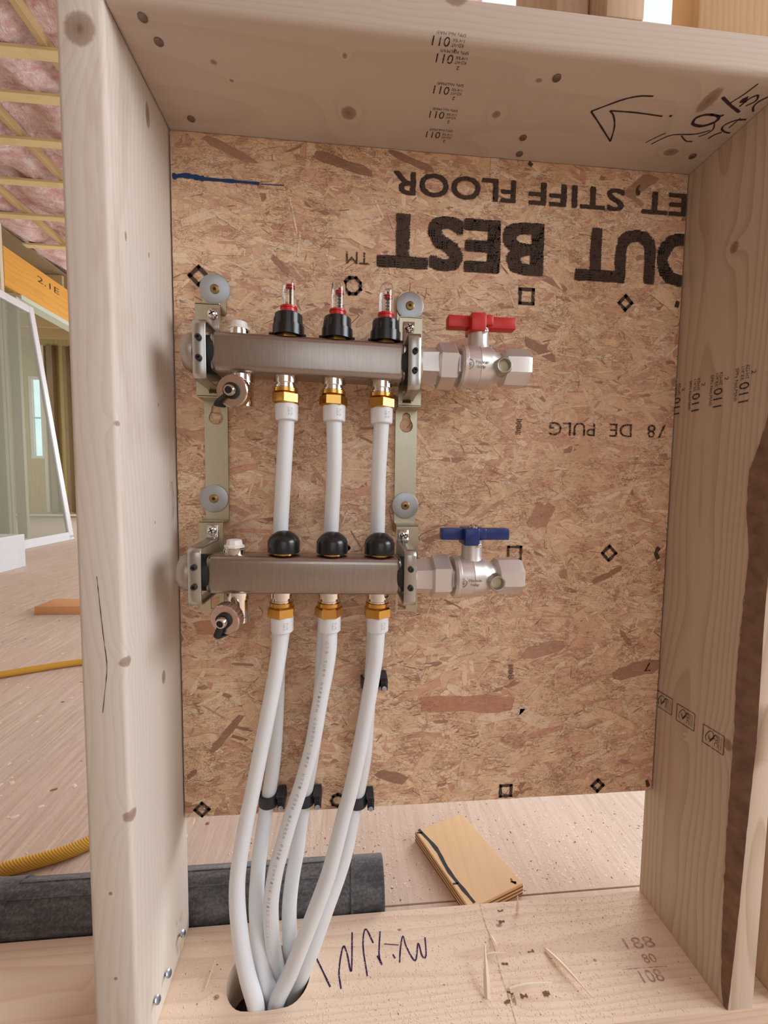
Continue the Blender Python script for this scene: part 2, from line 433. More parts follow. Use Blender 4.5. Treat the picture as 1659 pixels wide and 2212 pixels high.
# left wall framing: studs, engineered beam over the opening, room beyond
STUDP = wood('pale_studs', (222, 212, 186), (190, 176, 146), 'Z', (0, .2), .012, 8, contrast=.3)
BEAMW = wood('engineered_beam', (226, 168, 78), (188, 128, 50), 'Y', (.1, .3), .016, 9, contrast=.25, blotch=.4)
XW = -3300.0
bm = bmesh.new(); box(bm, XW-40, XW, 3930, 7600, 1830, 2190, 2, 1)
t = thing('engineered_beam', 'orange yellow laminated beam over the wide opening at left', 'beam', (XW, 3930, 1830))
obj('beam', bm, BEAMW, t, smooth=0)
BEAM = t
bm = bmesh.new(); box(bm, XW-130, XW+6, 4120, 7600, 1786, 1830, 2, 1)
GRN = wood('opening_header_plate', (206, 214, 196), (176, 184, 160), 'Y', (0, .2), .012, 10, contrast=.2)
tag(obj('opening_top_plate', bm, GRN, loc=(XW, 5000, 1786), smooth=0), 'pale board along the underside of the orange beam', 'board')
studs = [(3330, 38), (3640, 38), (3860, 38), (3905, 38), (4080, 38)]
sl = ['pale wall stud at the left edge of the picture behind the screen door', 'pale wall stud seen through the mesh of the screen door',
      'left one of the paired studs behind the screen door', 'right one of the paired studs behind the screen door', 'pale jamb stud under the left end of the orange beam']
for (Y, wd), l in zip(studs, sl):
    bm = bmesh.new(); box(bm, XW-90, XW, Y-wd/2, Y+wd/2, ZF+38, 1786 if Y > 4000 else 2380, 2, 1)
    tag(obj('wall_stud', bm, STUDP, loc=(XW, Y, ZF+38), smooth=0), l, 'stud')
bm = bmesh.new(); box(bm, XW-90, XW, 2600, 4100, ZF, ZF+38, 2, 1)
tag(obj('bottom_plate', bm, STUDP, loc=(XW, 3300, ZF), smooth=0), 'pale bottom plate of the far left wall on the subfloor', 'board')
# room beyond the opening
FARW = wood('far_sheathing', (196, 176, 118), (158, 134, 84), 'Z', (.3, .5), .03, 13, blotch=.6, contrast=.3)
YF = 7000.0
w0 = at(70, 820, YF); w1 = at(95, 985, YF)
bm = bmesh.new()
for a, b, c_, d in ((-7600, w0.x, ZF, 2430), (w1.x, -3300, ZF, 2430), (w0.x, w1.x, w0.z, 2430), (w0.x, w1.x, ZF, w1.z)):
    box(bm, a, b, YF, YF+20, c_, d)
st('wall_far', bm, FARW, smooth=0)
bm = bmesh.new(); box(bm, -7620, -7600, 0, YF, ZF, 2430); box(bm, -7600, -3420, 0, 20, ZF, 2430)
st('wall_outer', bm, FARW, smooth=0)
k = NT('window_daylight'); k.b.inputs['Base Color'].default_value = rgba((150, 200, 205))
co = k.coord(); f = k.noise(co, 2.5, 3)
k.set(k.b.inputs['Emission Color'], k.mix(k.ramp(f, [(.35, 0.0), (.65, 1.0)]), rgba((190, 236, 238)), rgba((245, 255, 255))))
k.b.inputs['Emission Strength'].default_value = 2.6; SKYP = k.m
bm = bmesh.new(); box(bm, w0.x, w1.x, YF+14, YF+16, w1.z, w0.z)
t = thing('window_1', 'far daylight window', 'window', (w0.x, YF, w1.z)); t['kind'] = 'structure'
for kk in ('label', 'category'): del t[kk]
obj('pane', bm, SKYP, t, smooth=0)
bm = bmesh.new(); fr = 45
for a, b, c_, d in ((w0.x-fr, w0.x, w1.z-fr, w0.z+fr), (w1.x, w1.x+fr, w1.z-fr, w0.z+fr), (w0.x, w1.x, w0.z, w0.z+fr), (w0.x, w1.x, w1.z-fr, w1.z), (w0.x, w1.x, (w0.z+w1.z)/2-12, (w0.z+w1.z)/2+12)):
    box(bm, a, b, YF-30, YF, c_, d)
obj('window_frame', bm, WHITE, t, smooth=0)
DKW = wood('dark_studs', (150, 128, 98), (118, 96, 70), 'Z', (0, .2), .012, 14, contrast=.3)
for px, wpx, m, l in ((101, 7, STUDP, 'pale stud right of the far window'), (116, 13, DKW, 'dark brown post in the far room'), (148, 8, DKW, 'dark post in the far room against the left edge of the frame stud')):
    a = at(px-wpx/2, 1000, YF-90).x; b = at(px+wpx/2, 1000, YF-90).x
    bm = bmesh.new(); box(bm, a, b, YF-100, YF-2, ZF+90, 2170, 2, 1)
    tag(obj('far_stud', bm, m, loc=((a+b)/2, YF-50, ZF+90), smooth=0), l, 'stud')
a = at(100, 1112, YF-120)
bm = bmesh.new(); box(bm, -6600, -3430, YF-130, YF-101, a.z-22, a.z+12, 2, 1)
tag(obj('white_rail', bm, WHITE, loc=(-5000, YF-120, a.z), smooth=0), 'thin white rail low on the wall of the far room', 'rail')
for i, (Y, z0, l) in enumerate(((5000, 2180, 'nearest'), (5550, 2180, 'second'), (6100, 2180, 'third'), (6600, 2180, 'fourth'))):
    bm = bmesh.new(); box(bm, -7600, -3450, Y-19, Y+19, z0, z0+235, 2, 1)
    tag(obj('floor_joist', bm, JOISTW, loc=(-5500, Y, z0), smooth=0), 'yellowish joist over the far room, %s beyond the orange beam' % l, 'joist', 'joists over the far room')
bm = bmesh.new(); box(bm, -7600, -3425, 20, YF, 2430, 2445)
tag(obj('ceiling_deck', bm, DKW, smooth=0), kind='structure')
bpy.data.objects['ceiling_deck'].name = 'ceiling_far'

# printed grade mark on the beam
def text_bm(body, size=1.0):
    cu = bpy.data.curves.new('t', 'FONT'); cu.body = body; cu.size = size; cu.resolution_u = 3
    o = bpy.data.objects.new('t', cu); COL.objects.link(o)
    dg = bpy.context.evaluated_depsgraph_get(); me = bpy.data.meshes.new_from_object(o.evaluated_get(dg))
    bm = bmesh.new(); bm.from_mesh(me); bpy.data.meshes.remove(me)
    bpy.data.objects.remove(o); bpy.data.curves.remove(cu)
    return bm
def text_box(dst, body, org, ux, uy, width, height, jit=0.0, split=0.0, clipx=None):
    """fit text (baseline-left at org) to width x height along ux, uy"""
    t = text_bm(body); xs = [v.co.x for v in t.verts]; ys = [v.co.y for v in t.verts]
    x0, x1, y0, y1 = min(xs), max(xs), min(0, min(ys)) if height is None else min(ys), max(ys)
    ux = Vector(ux); uy = Vector(uy); org = Vector(org)
    sx = width/(x1-x0); sy = height/(y1-y0)
    for v in t.verts: v.co = Vector(((v.co.x-x0)*sx, (v.co.y-y0)*sy, 0))
    if split:
        for _ in range(5):
            es = [e for e in t.edges if e.calc_length() > split]
            if not es: break
            bmesh.ops.subdivide_edges(t, edges=es, cuts=1)
            bmesh.ops.triangulate(t, faces=t.faces)
    if jit:
        for v in t.verts:
            v.co.x += jit*noise.noise(Vector((v.co.x*.15, v.co.y*2.1, 3)))*2
            v.co.y += jit*.5*noise.noise(Vector((v.co.x*.9, v.co.y*.4, 5)))*2
    mp = {}
    for v in t.verts: mp[v] = dst.verts.new(org+ux*v.co.x+uy*v.co.y)
    for f in t.faces: addf(dst, [mp[v] for v in f.verts])
    t.free()
def stroke(dst, pts, n, wd, jit=0.0):
    """flat pen line on a surface with normal n"""
    P = catmull(pts, 5) if len(pts) > 2 else [Vector(pts[0]).lerp(Vector(pts[1]), i/6) for i in range(7)]
    n = Vector(n); prev = None
    for i, p in enumerate(P):
        d = (P[min(i+1, len(P)-1)]-P[max(i-1, 0)]).normalized(); s_ = d.cross(n).normalized()
        ww = wd/2*(1+jit*noise.noise(p*.4+Vector((3, 1, 2))))
        a, b = dst.verts.new(p+s_*ww), dst.verts.new(p-s_*ww)
        if prev: dst.faces.new((prev[0], a, b, prev[1]))
        prev = (a, b)
p = onx(98, 604, XW+1)
bm = bmesh.new(); q0 = onx(80, 592, XW+1)
text_box(bm, '2.1E', (XW+1, q0.y, q0.z-70), (0, 1, 0), (0, 0, 1), 330, 62)
obj('grade_mark', bm, INK, BEAM, smooth=0)

# leaning screen door
t = thing('screen_door', 'white framed patio screen door leaning on the far left wall', 'screen door', (-2970, 3300, ZF))
B0, B1 = Vector((-2975, 2750, ZF)), Vector((-2975, 4228, ZF)); T0, T1 = Vector((-3275, 2750, 1745)), Vector((-3275, 4228, 1745))
def lerpq(u, v): return B0.lerp(B1, u).lerp(T0.lerp(T1, u), v)
nrm = (B1-B0).cross(T0-B0).normalized()
def bar(bm, u0, u1, v0, v1, th=30):
    c = []
    for u in (u0, u1):
        for s_ in (-1, 1):
            for v in (v0, v1): c.append(lerpq(u, v)+nrm*th/2*s_)
    hexa(bm, c, 4, 1)
bm = bmesh.new(); bar(bm, .955, 1, 0, 1); bar(bm, 0, .045, 0, 1); bar(bm, .045, .955, 0, .035); bar(bm, .045, .955, .97, 1)
SDW = plain('screen_frame_white', (226, 230, 234), .4, 0, .03, 20)
obj('frame', bm, SDW, t, smooth=0)
k = NT('insect_mesh'); k.b.inputs['Base Color'].default_value = rgba((150, 156, 140)); k.b.inputs['Roughness'].default_value = .7
k.b.inputs['Alpha'].default_value = .34; MESH = k.m
bm = bmesh.new(); bar(bm, .04, .96, .03, .975, 2); obj('mesh_panel', bm, MESH, t, smooth=0)
bm = bmesh.new(); c_ = lerpq(.975, .018)-nrm*0; lathe(bm, [(0, 9), (20, 9)], c_+Vector((14, 0, 0)), (1, 0, -.1), 12); obj('roller', bm, CH, t)
# white carton
bm = bmesh.new(); box(bm, -2950, -2411, 2560, 2790, ZF, ZF+235, 4, 2)
t = thing('white_carton', 'white box on the subfloor in front of the screen door', 'box', (-2650, 2675, ZF))
obj('carton', bm, SDW, t, smooth=0)
bm = bmesh.new(); box(bm, -2700, -2690, 2558.5, 2560, ZF, ZF+235); obj('tape_seam', bm, plain('seam_grey', (150, 155, 160), .6), t, smooth=0)
bm = bmesh.new(); box(bm, -2700, -2640, 2600, 2660, ZF+235, ZF+330, 8, 2)
tag(obj('blue_bottle', bm, plain('pale_blue', (120, 160, 190), .4), loc=(-2670, 2630, ZF+235)), 'pale blue bottle top on the white box at the left edge', 'bottle')
# wood offcut
bm = bmesh.new(); box(bm, -1556, -1180, 1640, 1775, ZF, ZF+38, 3, 2)
tag(obj('lumber_offcut', bm, wood('offcut_orange', (226, 172, 122), (196, 138, 92), 'X', (0, .1), .009, 15, contrast=.35), loc=(-1350, 1700, ZF)), 'orange brown lumber offcut lying on the subfloor beyond the left stud', 'offcut')
# yellow hose
k = NT('yellow_braided_hose'); co = k.coord(); sn = k.node('ShaderNodeTexWave'); k.set(sn.inputs[0], co); sn.inputs['Scale'].default_value = 120; sn.bands_direction = 'DIAGONAL'
k.set(k.b.inputs['Base Color'], k.mix(sn.outputs['Fac'], rgba((226, 178, 70)), rgba((202, 150, 48)))); k.b.inputs['Roughness'].default_value = .5; k.bump(sn.outputs['Fac'], .4, .001); HOSE = k.m
bm = bmesh.new()
hp = [(-2000, 620), (-1600, 800), (-1203, 986), (-1010, 1068), (-840, 1090), (-700, 1010), (-600, 800), (-530, 560), (-505, 400), (-551, 318), (-658, 276), (-900, 215), (-1300, 200)]
tube(bm, catmull([(x, y, ZF+11) for x, y in hp], 10), 10.5, 14)
tag(obj('air_hose', bm, HOSE, loc=(-800, 600, ZF)), 'yellow braided air hose looping on the subfloor behind the left stud', 'hose')
# black plastic pipe
PR, PY = 37.0, 180.0
k = NT('dusty_black_pipe'); co = k.coord()
d = k.noise(co, 260, 4, .7); e_ = k.noise(k.mapping(co, (1, 4, 4)), 20, 4, .7)
c = k.mix(k.ramp(k.math('ADD', k.math('MULTIPLY', d, .5), k.math('MULTIPLY', e_, .5)), [(.45, 0.0), (.68, .55)]), rgba((66, 66, 69)), rgba((150, 148, 146)))
k.set(k.b.inputs['Base Color'], c); k.b.inputs['Roughness'].default_value = .55; ABS = k.m
t = thing('drain_pipe', 'dusty black plastic pipe lying on the subfloor behind the bottom plate', 'pipe', (-400, PY, ZF))
bm = bmesh.new(); lathe(bm, [(0, PR-5), (0, PR), (470, PR), (470, PR+2.2), (474, PR+2.2), (474, PR), (516, PR), (517.5, PR-1.5), (517.5, PR-6), (480, PR-6)], (-574, PY, ZF+PR), (1, 0, 0), 48, cap=False)
obj('pipe', bm, ABS, t)
bm = bmesh.new()
for a in (1.15, 1.75, 2.5):
    tube(bm, [(-574, PY-(PR)*math.cos(a), ZF+PR+PR*math.sin(a)), (-110, PY-(PR)*math.cos(a), ZF+PR+PR*math.sin(a))], 1.0, 8)
obj('moulded_rib', bm, ABS, t)
bm = bmesh.new(); pp = catmull([(-560, PY, ZF+PR), (-600, PY, ZF+PR), (-660, PY+6, ZF+PR+2.5), (-730, PY+26, ZF+PR+2.5), (-800, PY+60, ZF+PR+2.5)], 8)
tube(bm, pp, PR+2.5, 40); obj('elbow', bm, ABS, t)

# ------------------------------------------------------------------ timber frame round the niche
knots_L = [((-337, 0, 403), (13.5, 9, 15)), ((-320, 3, 80), (3.5, 3, 4)), ((-318, 24.8, 253), (2.5, 2, 5)), ((-318, 70, 260), (2, 1.5, 4)), ((-318, 76, 400), (3, 5, 14), 1.5),
           ((-319, 4, -139), (6, 6, 6)), ((-319, 4, -290), (7, 7, 7)), ((-318, 78, -190), (3, 6, 10)), ((-318, 66, -15), (2, 3, 4)), ((-337, 0, -366), (2, 2, 2)), ((-335, 0, -455), (2, 2, 2)), ((-318, 82, 111), (2, 2, 3))]
WL = wood('left_stud_spruce', (222, 212, 200), (198, 182, 166), 'Z', (-.10, .34), .0052, 1, knots_L, contrast=.30, blotch=.2, stain=(188, 162, 142))
bm = bmesh.new()
box(bm, -356.5, -318, 0, 141, ZS, 640, 4.5, 3)
for v in bm.verts:
    f_ = (v.co.z-ZS)/1000.0
    v.co.x += (-3.0*f_+3.0 if v.co.y < 20 and v.co.x > -330 else 0)
LT = thing('stud', 'pale left upright stud of the niche with round knot near its top', 'stud', (0, 0, 0))
obj('timber', bm, WL, LT, smooth=60)

bark = plain('bark_wane', (122, 92, 72), .9, 0, .35, 70, bump=.9)
knots_R = [((318, 55, 299), (9, 6, 7)), ((318, 21, -262), (5, 7, 8)), ((318, 80, -290), (2, 2, 3)), ((318, 120, -440), (2, 2, 3))]
WR = wood('right_stud_spruce', (204, 182, 162), (164, 136, 112), 'Z', (.03, .012), .0058, 2, knots_R, base=(336, 70, ZS), contrast=.5, blotch=.12)
bm = bmesh.new(); L = []
zz = [ZS+i*(426-ZS)/60 for i in range(61)]
tab_i = [(426, 1.0), (160, 1.5), (103, 3.2), (75, 10), (50, 19), (6, 19), (-43, 12.5), (-95, 15), (-174, 17), (-242, 15), (-363, 15), (-474, 12.6), (-539, 9), (-564, 4.5)]
tab_f = [(426, .8), (160, 1.2), (100, 4), (50, 11), (-115, 10), (-244, 12), (-350, 8.3), (-432, 6.5), (-528, 3.2), (-564, 1.6)]
def interp(tb, z):
    for (a, va), (b, vb) in zip(tb, tb[1:]):
        if b <= z <= a: return va+(vb-va)*(a-z)/(a-b)
    return tb[-1][1]
for z in zz:
    xi = 318.3+1.7*(426-z)/990; ci = interp(tab_i, z)+.8*noise.noise(Vector((0, 0, z*.05))); cf = interp(tab_f, z)+.6*noise.noise(Vector((5, 0, z*.05)))
    ci = max(ci, .8); cf = max(cf, .6)
    ring = [(xi, 141, z), (xi, ci, z), (xi+cf*.55, ci*.58, z), (xi+cf, 0, z), (352.0, 0, z), (354, 2, z), (354, 141, z)]
    L.append([bm.verts.new(p_) for p_ in ring])
for A, B in zip(L, L[1:]):
    for j in range(7): bm.faces.new((A[j], A[(j+1)%7], B[(j+1)%7], B[j]))
bm.faces.new(L[0]); bm.faces.new(L[-1])
RT = thing('stud', 'brown right upright stud of the niche with a dark bark edge', 'stud', (336, 70, ZS))
obj('timber', bm, WR, RT, smooth=60)
bm = bmesh.new(); L = []
for i in range(141):
    z = ZS+1+i*(175-ZS)/140; xi = 318.3+1.7*(426-z)/990; ci = max(1, interp(tab_i, z)); cf = max(.8, interp(tab_f, z)); rr_ = []
    for j in range(7):
        t_ = j/6; base_ = Vector((xi, ci, z)).lerp(Vector((xi+cf, 0, z)), t_) + Vector((-.12, -.12, 0))*cf*.0
        off = (.5+1.6*abs(noise.noise(Vector((j*.7, 0, z*.06)))))*math.sin(PI*t_)*.8+.25
        jx = 1.6*noise.noise(Vector((j, 3, z*.09))) if j in (0, 6) else 0
        rr_.append(bm.verts.new(base_+Vector((-off*.75, -off*.66+(jx if j == 0 else 0), 0))+Vector((jx*.5 if j == 6 else 0, 0, 0))))
    L.append(rr_)
for A, B in zip(L, L[1:]):
    for j in range(6): bm.faces.new((A[j], A[j+1], B[j+1], B[j]))
tag(obj('bark_edge', bm, bark, RT, smooth=180), 'dark rough bark strip')

knots_H = [((-114, 84, 426), (9, 9, 8)), ((44, 69, 426), (5, 5, 5)), ((-242, 43, 426), (3.5, 3, 4)), ((-118, 24, 426), (2.5, 3, 3)), ((72, 28, 426), (4, 2.5, 3)), ((268, 96, 426), (10, 6, 5)), ((255, 30, 426), (8, 16, 5)), ((-20, 0, 462), (12, 4, 9)), ((-230, 60, 426), (2.5, 2, 3)), ((-100, 0, 460), (8, 4, 7))]
WH = wood('header_spruce', (204, 182, 160), (176, 146, 122), 'X', (.07, .60), .0056, 4, knots_H, base=(0, 0, 0), contrast=.28, blotch=.15)
bm = bmesh.new(); box(bm, -318.6, 480, -.5, 140.5, 426.6, 464, 6, 4)
HD = thing('header_board', 'top board of the niche with grade stamps and a pen arrow', 'board', (0, 70, 426.6))
WH = wood('header_spruce2', (206, 190, 174), (182, 160, 142), 'X', (.0, .22), .0056, 4, knots_H, base=(0, 70, 426.6), contrast=.28, blotch=.15)
obj('timber', bm, WH, HD, smooth=60)

knots_S = [((82, 30, ZS), (3, 6, 3)), ((95, 110, ZS), (5, 3, 3)), ((-260, 60, ZS), (4, 3, 3)), ((-405, 100, ZS), (3, 9, 3)), ((200, 60, ZS), (2.5, 2, 3)), ((-40, 115, ZS), (3, 2, 3))]
WS = wood('plate_spruce', (234, 210, 186), (200, 162, 134), 'X', (.02, -.03), .0055, 7, knots_S, base=(0, 70, ZF), contrast=.36, blotch=.25)
bm = bmesh.new()
plate(bm, [(-1400, 0), (640, 0), (640, 140), (-1400, 140)], [hole], lambda a, b, h: (a, b, h), ZF, ZS)
SP = thing('bottom_plate', 'flat wooden bottom plate with an oval hole for the white pipes', 'board', (0, 70, ZF))
obj('timber', bm, WS, SP, smooth=35)
HB = (0, 70, 426.6)
# neighbour stud at the right edge, cripple studs and wide post above the header
WN = wood('neighbour_stud', (214, 186, 156), (186, 150, 118), 'Z', (.5, .2), .006, 12, contrast=.35)
bm = bmesh.new(); box(bm, 386, 424, 0, 140, ZS, 426.4, 3, 2)
tag(obj('stud', bm, WN, loc=(405, 70, ZS)), 'narrow sliver of another stud at the bottom right edge', 'stud')
for x0, x1, y0, y1, l in ((123, 161, 2, 142, 'short upright stud standing on the top board left of the bright gap'), (88, 122, 30, 140, 'second upright beside the short stud above the top board')):
    bm = bmesh.new(); box(bm, x0, x1, y0, y1, 464.2, 900, 3, 2)
    tag(obj('stud', bm, WN, loc=((x0+x1)/2, 70, 464)), l, 'stud')
bm = bmesh.new(); box(bm, 218, 520, 6, 44, 464.2, 900, 3, 2)
tag(obj('wide_board', bm, wood('golden_board', (222, 186, 142), (190, 150, 108), 'Z', (.36, .12), .007, 16, [((330, 6, 470), (9, 4, 5))], base=(360, 25, 464), contrast=.3), loc=(360, 25, 464)), 'golden brown wide board above the top right corner', 'board')

# ------------------------------------------------------------------ OSB back board made of strands
X0, X1, Z0, Z1, YB = -315.8, 317.2, -398.0, 426.0, 127.0
OS = thing('strand_board', 'oriented strand board back of the niche with upside-down black printing', 'board', (0, 136, Z0))
verts, faces, tint, uvs, = [], [], [], []
R_ = random.Random(11)
def col(c, j=.06):
    k_ = 1+R_.uniform(-j, j)*1.6; l_ = lin(c); return (l_[0]*k_, l_[1]*k_*(1+R_.uniform(-j, j)*.3), l_[2]*k_*(1+R_.uniform(-j, j)*.5))
PAL = [(242, 210, 172)]*6+[(236, 202, 162)]*6+[(230, 192, 154)]*5+[(220, 174, 142)]*3+[(246, 222, 190)]*4+[(208, 156, 130)]*2
DARK = [(132, 88, 64), (150, 108, 84), (112, 74, 54), (140, 104, 82)]
def quad_box():
    b = len(verts)
    for x in (X0, X1):
        for y in (YB+.0, YB+17.5):
            for z in (Z0, Z1): verts.append((x, y, z)); tint.append((.42, .26, .16, .9)); uvs.append((x*.01, z*.01))
    for f in ((0,1,3,2),(4,6,7,5),(0,4,5,1),(2,3,7,6),(0,2,6,4),(1,5,7,3)): faces.append([b+i for i in f])
quad_box()
def flake(cx, cz, L_, W_, ang, y, c, edge):
    n = 6; top, bot = [], []; sk = R_.uniform(-.5, .5)
    for i in range(n+1):
        u = -L_/2+L_*i/n
        e = (.35+R_.uniform(0, .5)) if i in (0, n) else 1.0
        top.append((u+sk*W_*.5+R_.uniform(-.04, .04)*L_, W_/2*e*R_.uniform(.72, 1.08)))
        bot.append((u-sk*W_*.5+R_.uniform(-.04, .04)*L_, -W_/2*e*R_.uniform(.72, 1.08)))
    out = top+bot[::-1]; m = len(out); ca, sa = math.cos(ang), math.sin(ang)
    uo, vo = R_.uniform(0, 50), R_.uniform(0, 50); b = len(verts)
    ins = min(.5, W_*.09)
    for rn in (0, 1):
        for u, v in out:
            if rn: u, v = u*(1-2*ins/L_), v*(1-2*ins/W_)
            x = min(X1, max(X0, cx+u*ca-v*sa)); z = min(Z1, max(Z0, cz+u*sa+v*ca))
            verts.append((x, y+(0 if rn else .08), z)); uvs.append((uo+u*.02, vo+v*.02))
            tint.append(c+((1.0,) if rn else (edge,)))
    for i in range(m):
        j = (i+1) % m; faces.append((b+i, b+j, b+m+j, b+m+i))
    faces.append([b+m+i for i in range(m)])
def orient():
    r = R_.random()
    return R_.gauss(0, .38) if r < .72 else R_.uniform(-PI/2, PI/2)
NF = [(600, (50, 110), (14, 34), 0), (2600, (26, 75), (6, 20), 1), (4200, (12, 44), (2, 9), 2), (500, (4, 18), (.4, 1.5), 3), (110, (30, 70), (8, 20), 1), (700, (8, 30), (1.2, 4), 2)]
tot = sum(n[0] for n in NF); cnt = 0
for n, Lr, Wr, kd in NF:
    for i in range(n):
        y = YB-.02-.72*(cnt/tot)-R_.uniform(0, .04); cnt += 1
        if kd == 3: c_ = col(R_.choice(DARK), .1)
        else: c_ = col(R_.choice(PAL), .06) if R_.random() > .015 else col(R_.choice(DARK[1:2]+DARK[3:]), .08)
        flake(R_.uniform(X0, X1), R_.uniform(Z0, Z1), R_.uniform(*Lr), R_.uniform(*Wr), orient(), y, c_, R_.choice((.1, .3, .5, .75, .9, 1.0, 1.0)))
# a few large characteristic strands (place, length, width, tilt)
for cx, cz, L_, W_, a_, c_ in ((50, -262, 125, 24, -.02, (186, 124, 94)), (285, -222, 70, 22, .2, (158, 112, 90)), (150, -190, 60, 18, .25, (170, 128, 104)), (140, -10, 30, 34, .1, (180, 130, 100)), (-262, -150, 70, 20, .05, (190, 128, 92)), (235, -90, 44, 8, .45, (150, 102, 74)), (-40, 415, 60, 9, -.3, (126, 88, 68)), (-120, 405, 70, 12, -.25, (140, 104, 82)), (-250, 410, 60, 10, -.4, (140, 104, 82))):
    flake(cx, cz, L_, W_, a_, YB-.78, col(c_, .02), .5)
me = bpy.data.meshes.new('panel'); me.from_pydata([((x-0)*S, (y-136)*S, (z-Z0)*S) for x, y, z in verts], [], faces)
ca_ = me.color_attributes.new('tint', 'FLOAT_COLOR', 'POINT'); flat = [v for c_ in tint for v in c_]; ca_.data.foreach_set('color', flat)
ul = me.uv_layers.new(name='flake'); idx = [0]*len(me.loops); me.loops.foreach_get('vertex_index', idx)
ul.data.foreach_set('uv', [v for i in idx for v in uvs[i]])
me.materials.append(OSB); me.validate(); me.update()
o = bpy.data.objects.new('panel', me); COL.objects.link(o); o.parent = OS
# printing on the board (upside down: reads towards -X, letters hang towards -Z)
YI = YB-1.15
bm = bmesh.new(); UX, UY = (-1, 0, 0), (0, 0, -1)
def bword(s_, xl, xr, zt, zb, jit=.7, split=2.2): text_box(bm, s_, (xr, YI, zt), UX, UY, xr-xl, zt-zb, jit, split)
text_box(bm, ',', (253.5, YI-.05, 409), UX, UY, 6.5, 13, .4, 2)
def bold(s_, xl, xr, zt, zb, g=2.9, jj=1.5):
    # heavy lettering: the same word thickened by overprinting
    for li, (dx, dz) in enumerate([(i_*g, j_*g) for i_ in (-1, 0, 1) for j_ in (-1, 0, 1)]):
        t0 = bmesh.new(); text_box(t0, s_, (xr-g+dx, YI-.045*li, zt-g+dz), UX, UY, xr-xl-2*g, zt-zb-2*g, jj, 1.7)
        geom = list(t0.verts)+list(t0.edges)+list(t0.faces)
        bmesh.ops.bisect_plane(t0, geom=geom, plane_co=(X1-1.2, 0, 0), plane_no=(1, 0, 0), clear_outer=True)
        mp = {v: bm.verts.new(v.co) for v in t0.verts}
        for f in t0.faces: addf(bm, [mp[v] for v in f.verts])
        t0.free()
bold('FLOOR', -60, 91, 402, 375, .7, .7); bold('STIFF', 108, 232, 402, 375, .7, .7); bold('ET', 256, 317, 402, 375, .7, .7)
bold('BEST', -79, 129, 354, 290); bold('OUT', 172, 346, 354, 288)
bword('TM', -116, -88, 306, 292, .4, 2)
tag(obj('printed_lettering', bm, INK, OS, smooth=0, recalc=False), 'upside-down black words on the board')
bm = bmesh.new(); NN = (0, -1, 0)
def ring_mark(cx, cz, r, n, ph, wd):
    P = [Vector((cx+r*math.cos(ph+2*PI*i/n), YI, cz+r*math.sin(ph+2*PI*i/n))) for i in range(n+1)]
    for a, b in zip(P, P[1:]):
        d = (b-a).normalized(); stroke(bm, [a-d*wd*.45, b+d*wd*.45], NN, wd, .5)
def sym_done():
    global bm
    obj('printed_symbol', bm, INK, OS, smooth=0, recalc=False); bm = bmesh.new()
for cx, cz, r, n, ph, wd in ((-286.8, 268, 10, 4, 0, 4.2), (-107.8, 266.6, 10, 8, .4, 3.8), (109.6, 265.4, 12, 4, PI/4, 4.2), (241, 264.2, 8.5, 4, 0, 4.2), (105.4, -59.6, 12, 4, PI/4, 3.4), (236, -60, 9.5, 4, 0, 3.8),
                            (104.6, -386.0, 10.5, 4, PI/4, 4), (236.4, -386.0, 8, 4, 0, 4.2), (-294.6, -388, 8.5, 4, 0, 4), (-123, -386, 8, 8, 0, 3.8), (-118, -52, 8, 4, 0, 3.5)):
    ring_mark(cx, cz, r, n, ph, wd); sym_done()
for P_ in ([(307, YI, -52), (303, YI, -60), (307, YI, -68)], [(313, YI, 270), (311, YI, 262)], [(309, YI, -382), (312, YI, -392)], [(106, YI, 424), (111, YI, 421)]):
    stroke(bm, P_, NN, 5, .4); sym_done()
for x, z in ((105, 104), (106, -219)):
    for q_ in range(9): stroke(bm, [(x-3.5+R_.uniform(-1, 1), YI, z+9-q_*2.3), (x+3.5+R_.uniform(-1, 1), YI, z+9-q_*2.3)], NN, 1.2)
    sym_done()
DOT = inkmat('dotted_ink', (52, 40, 36), .47, 1400)
for s_, xl, xr, zt, zb in (('PULG', 146, 208, 111, 94), ('DE', 228, 259, 111, 94), ('8', 281, 292, 111, 94), ('/', 296, 306, 111, 94), ('7', 296, 305, -212, -224)):
    bm = bmesh.new(); bword(s_, xl, xr, zt, zb, .25, 1.5); obj('size_print', bm, DOT, OS, smooth=0, recalc=False)
bm = bmesh.new()
pts = [at(a, b, YI) for a, b in ((372, 381), (400, 379), (440, 386), (500, 391), (560, 396))]
stroke(bm, pts[:3], NN, 5.5, .8); stroke(bm, pts[2:], NN, 3.2, 1.0); stroke(bm, [at(565, 398, YI), at(614, 400, YI)], NN, .9)
tag(obj('chalk_line', bm, BLUEP, OS, smooth=0, recalc=False), 'blue line at the top left of the board')

# ------------------------------------------------------------------ marks on the timber
def grade(bm, org, ux, uy, k_=1.0):
    """the mill stamp, 25 mm long: text runs along ux, letters stand up along uy"""
    o = Vector(org); ux = Vector(ux); uy = Vector(uy)
    def put(s_, a, b, wd, h): text_box(bm, s_, o+ux*a*k_+uy*b*k_, ux, uy, wd*k_, h*k_)
    put('SPFs NeLMA®', 0, -4.0, 27, 3.0); put('1/4"EE', 0, 1.2, 11, 2.6); put('KD-HT', 0, 5.0, 11, 3.0); put('2', 5, 10, 3, 3.6); put('011', 13, .2, 16, 8.5)
bm = bmesh.new()
for px, py in ((1000, 128), (990, 196), (978, 249), (968, 292), (994, 90)):
    q_ = onz(px, py, 426.35); grade(bm, (q_.x+4, q_.y-3, 426.35), (-1, 0, 0), (0, 1, 0), 1.0)
geom = list(bm.verts)+list(bm.edges)+list(bm.faces)
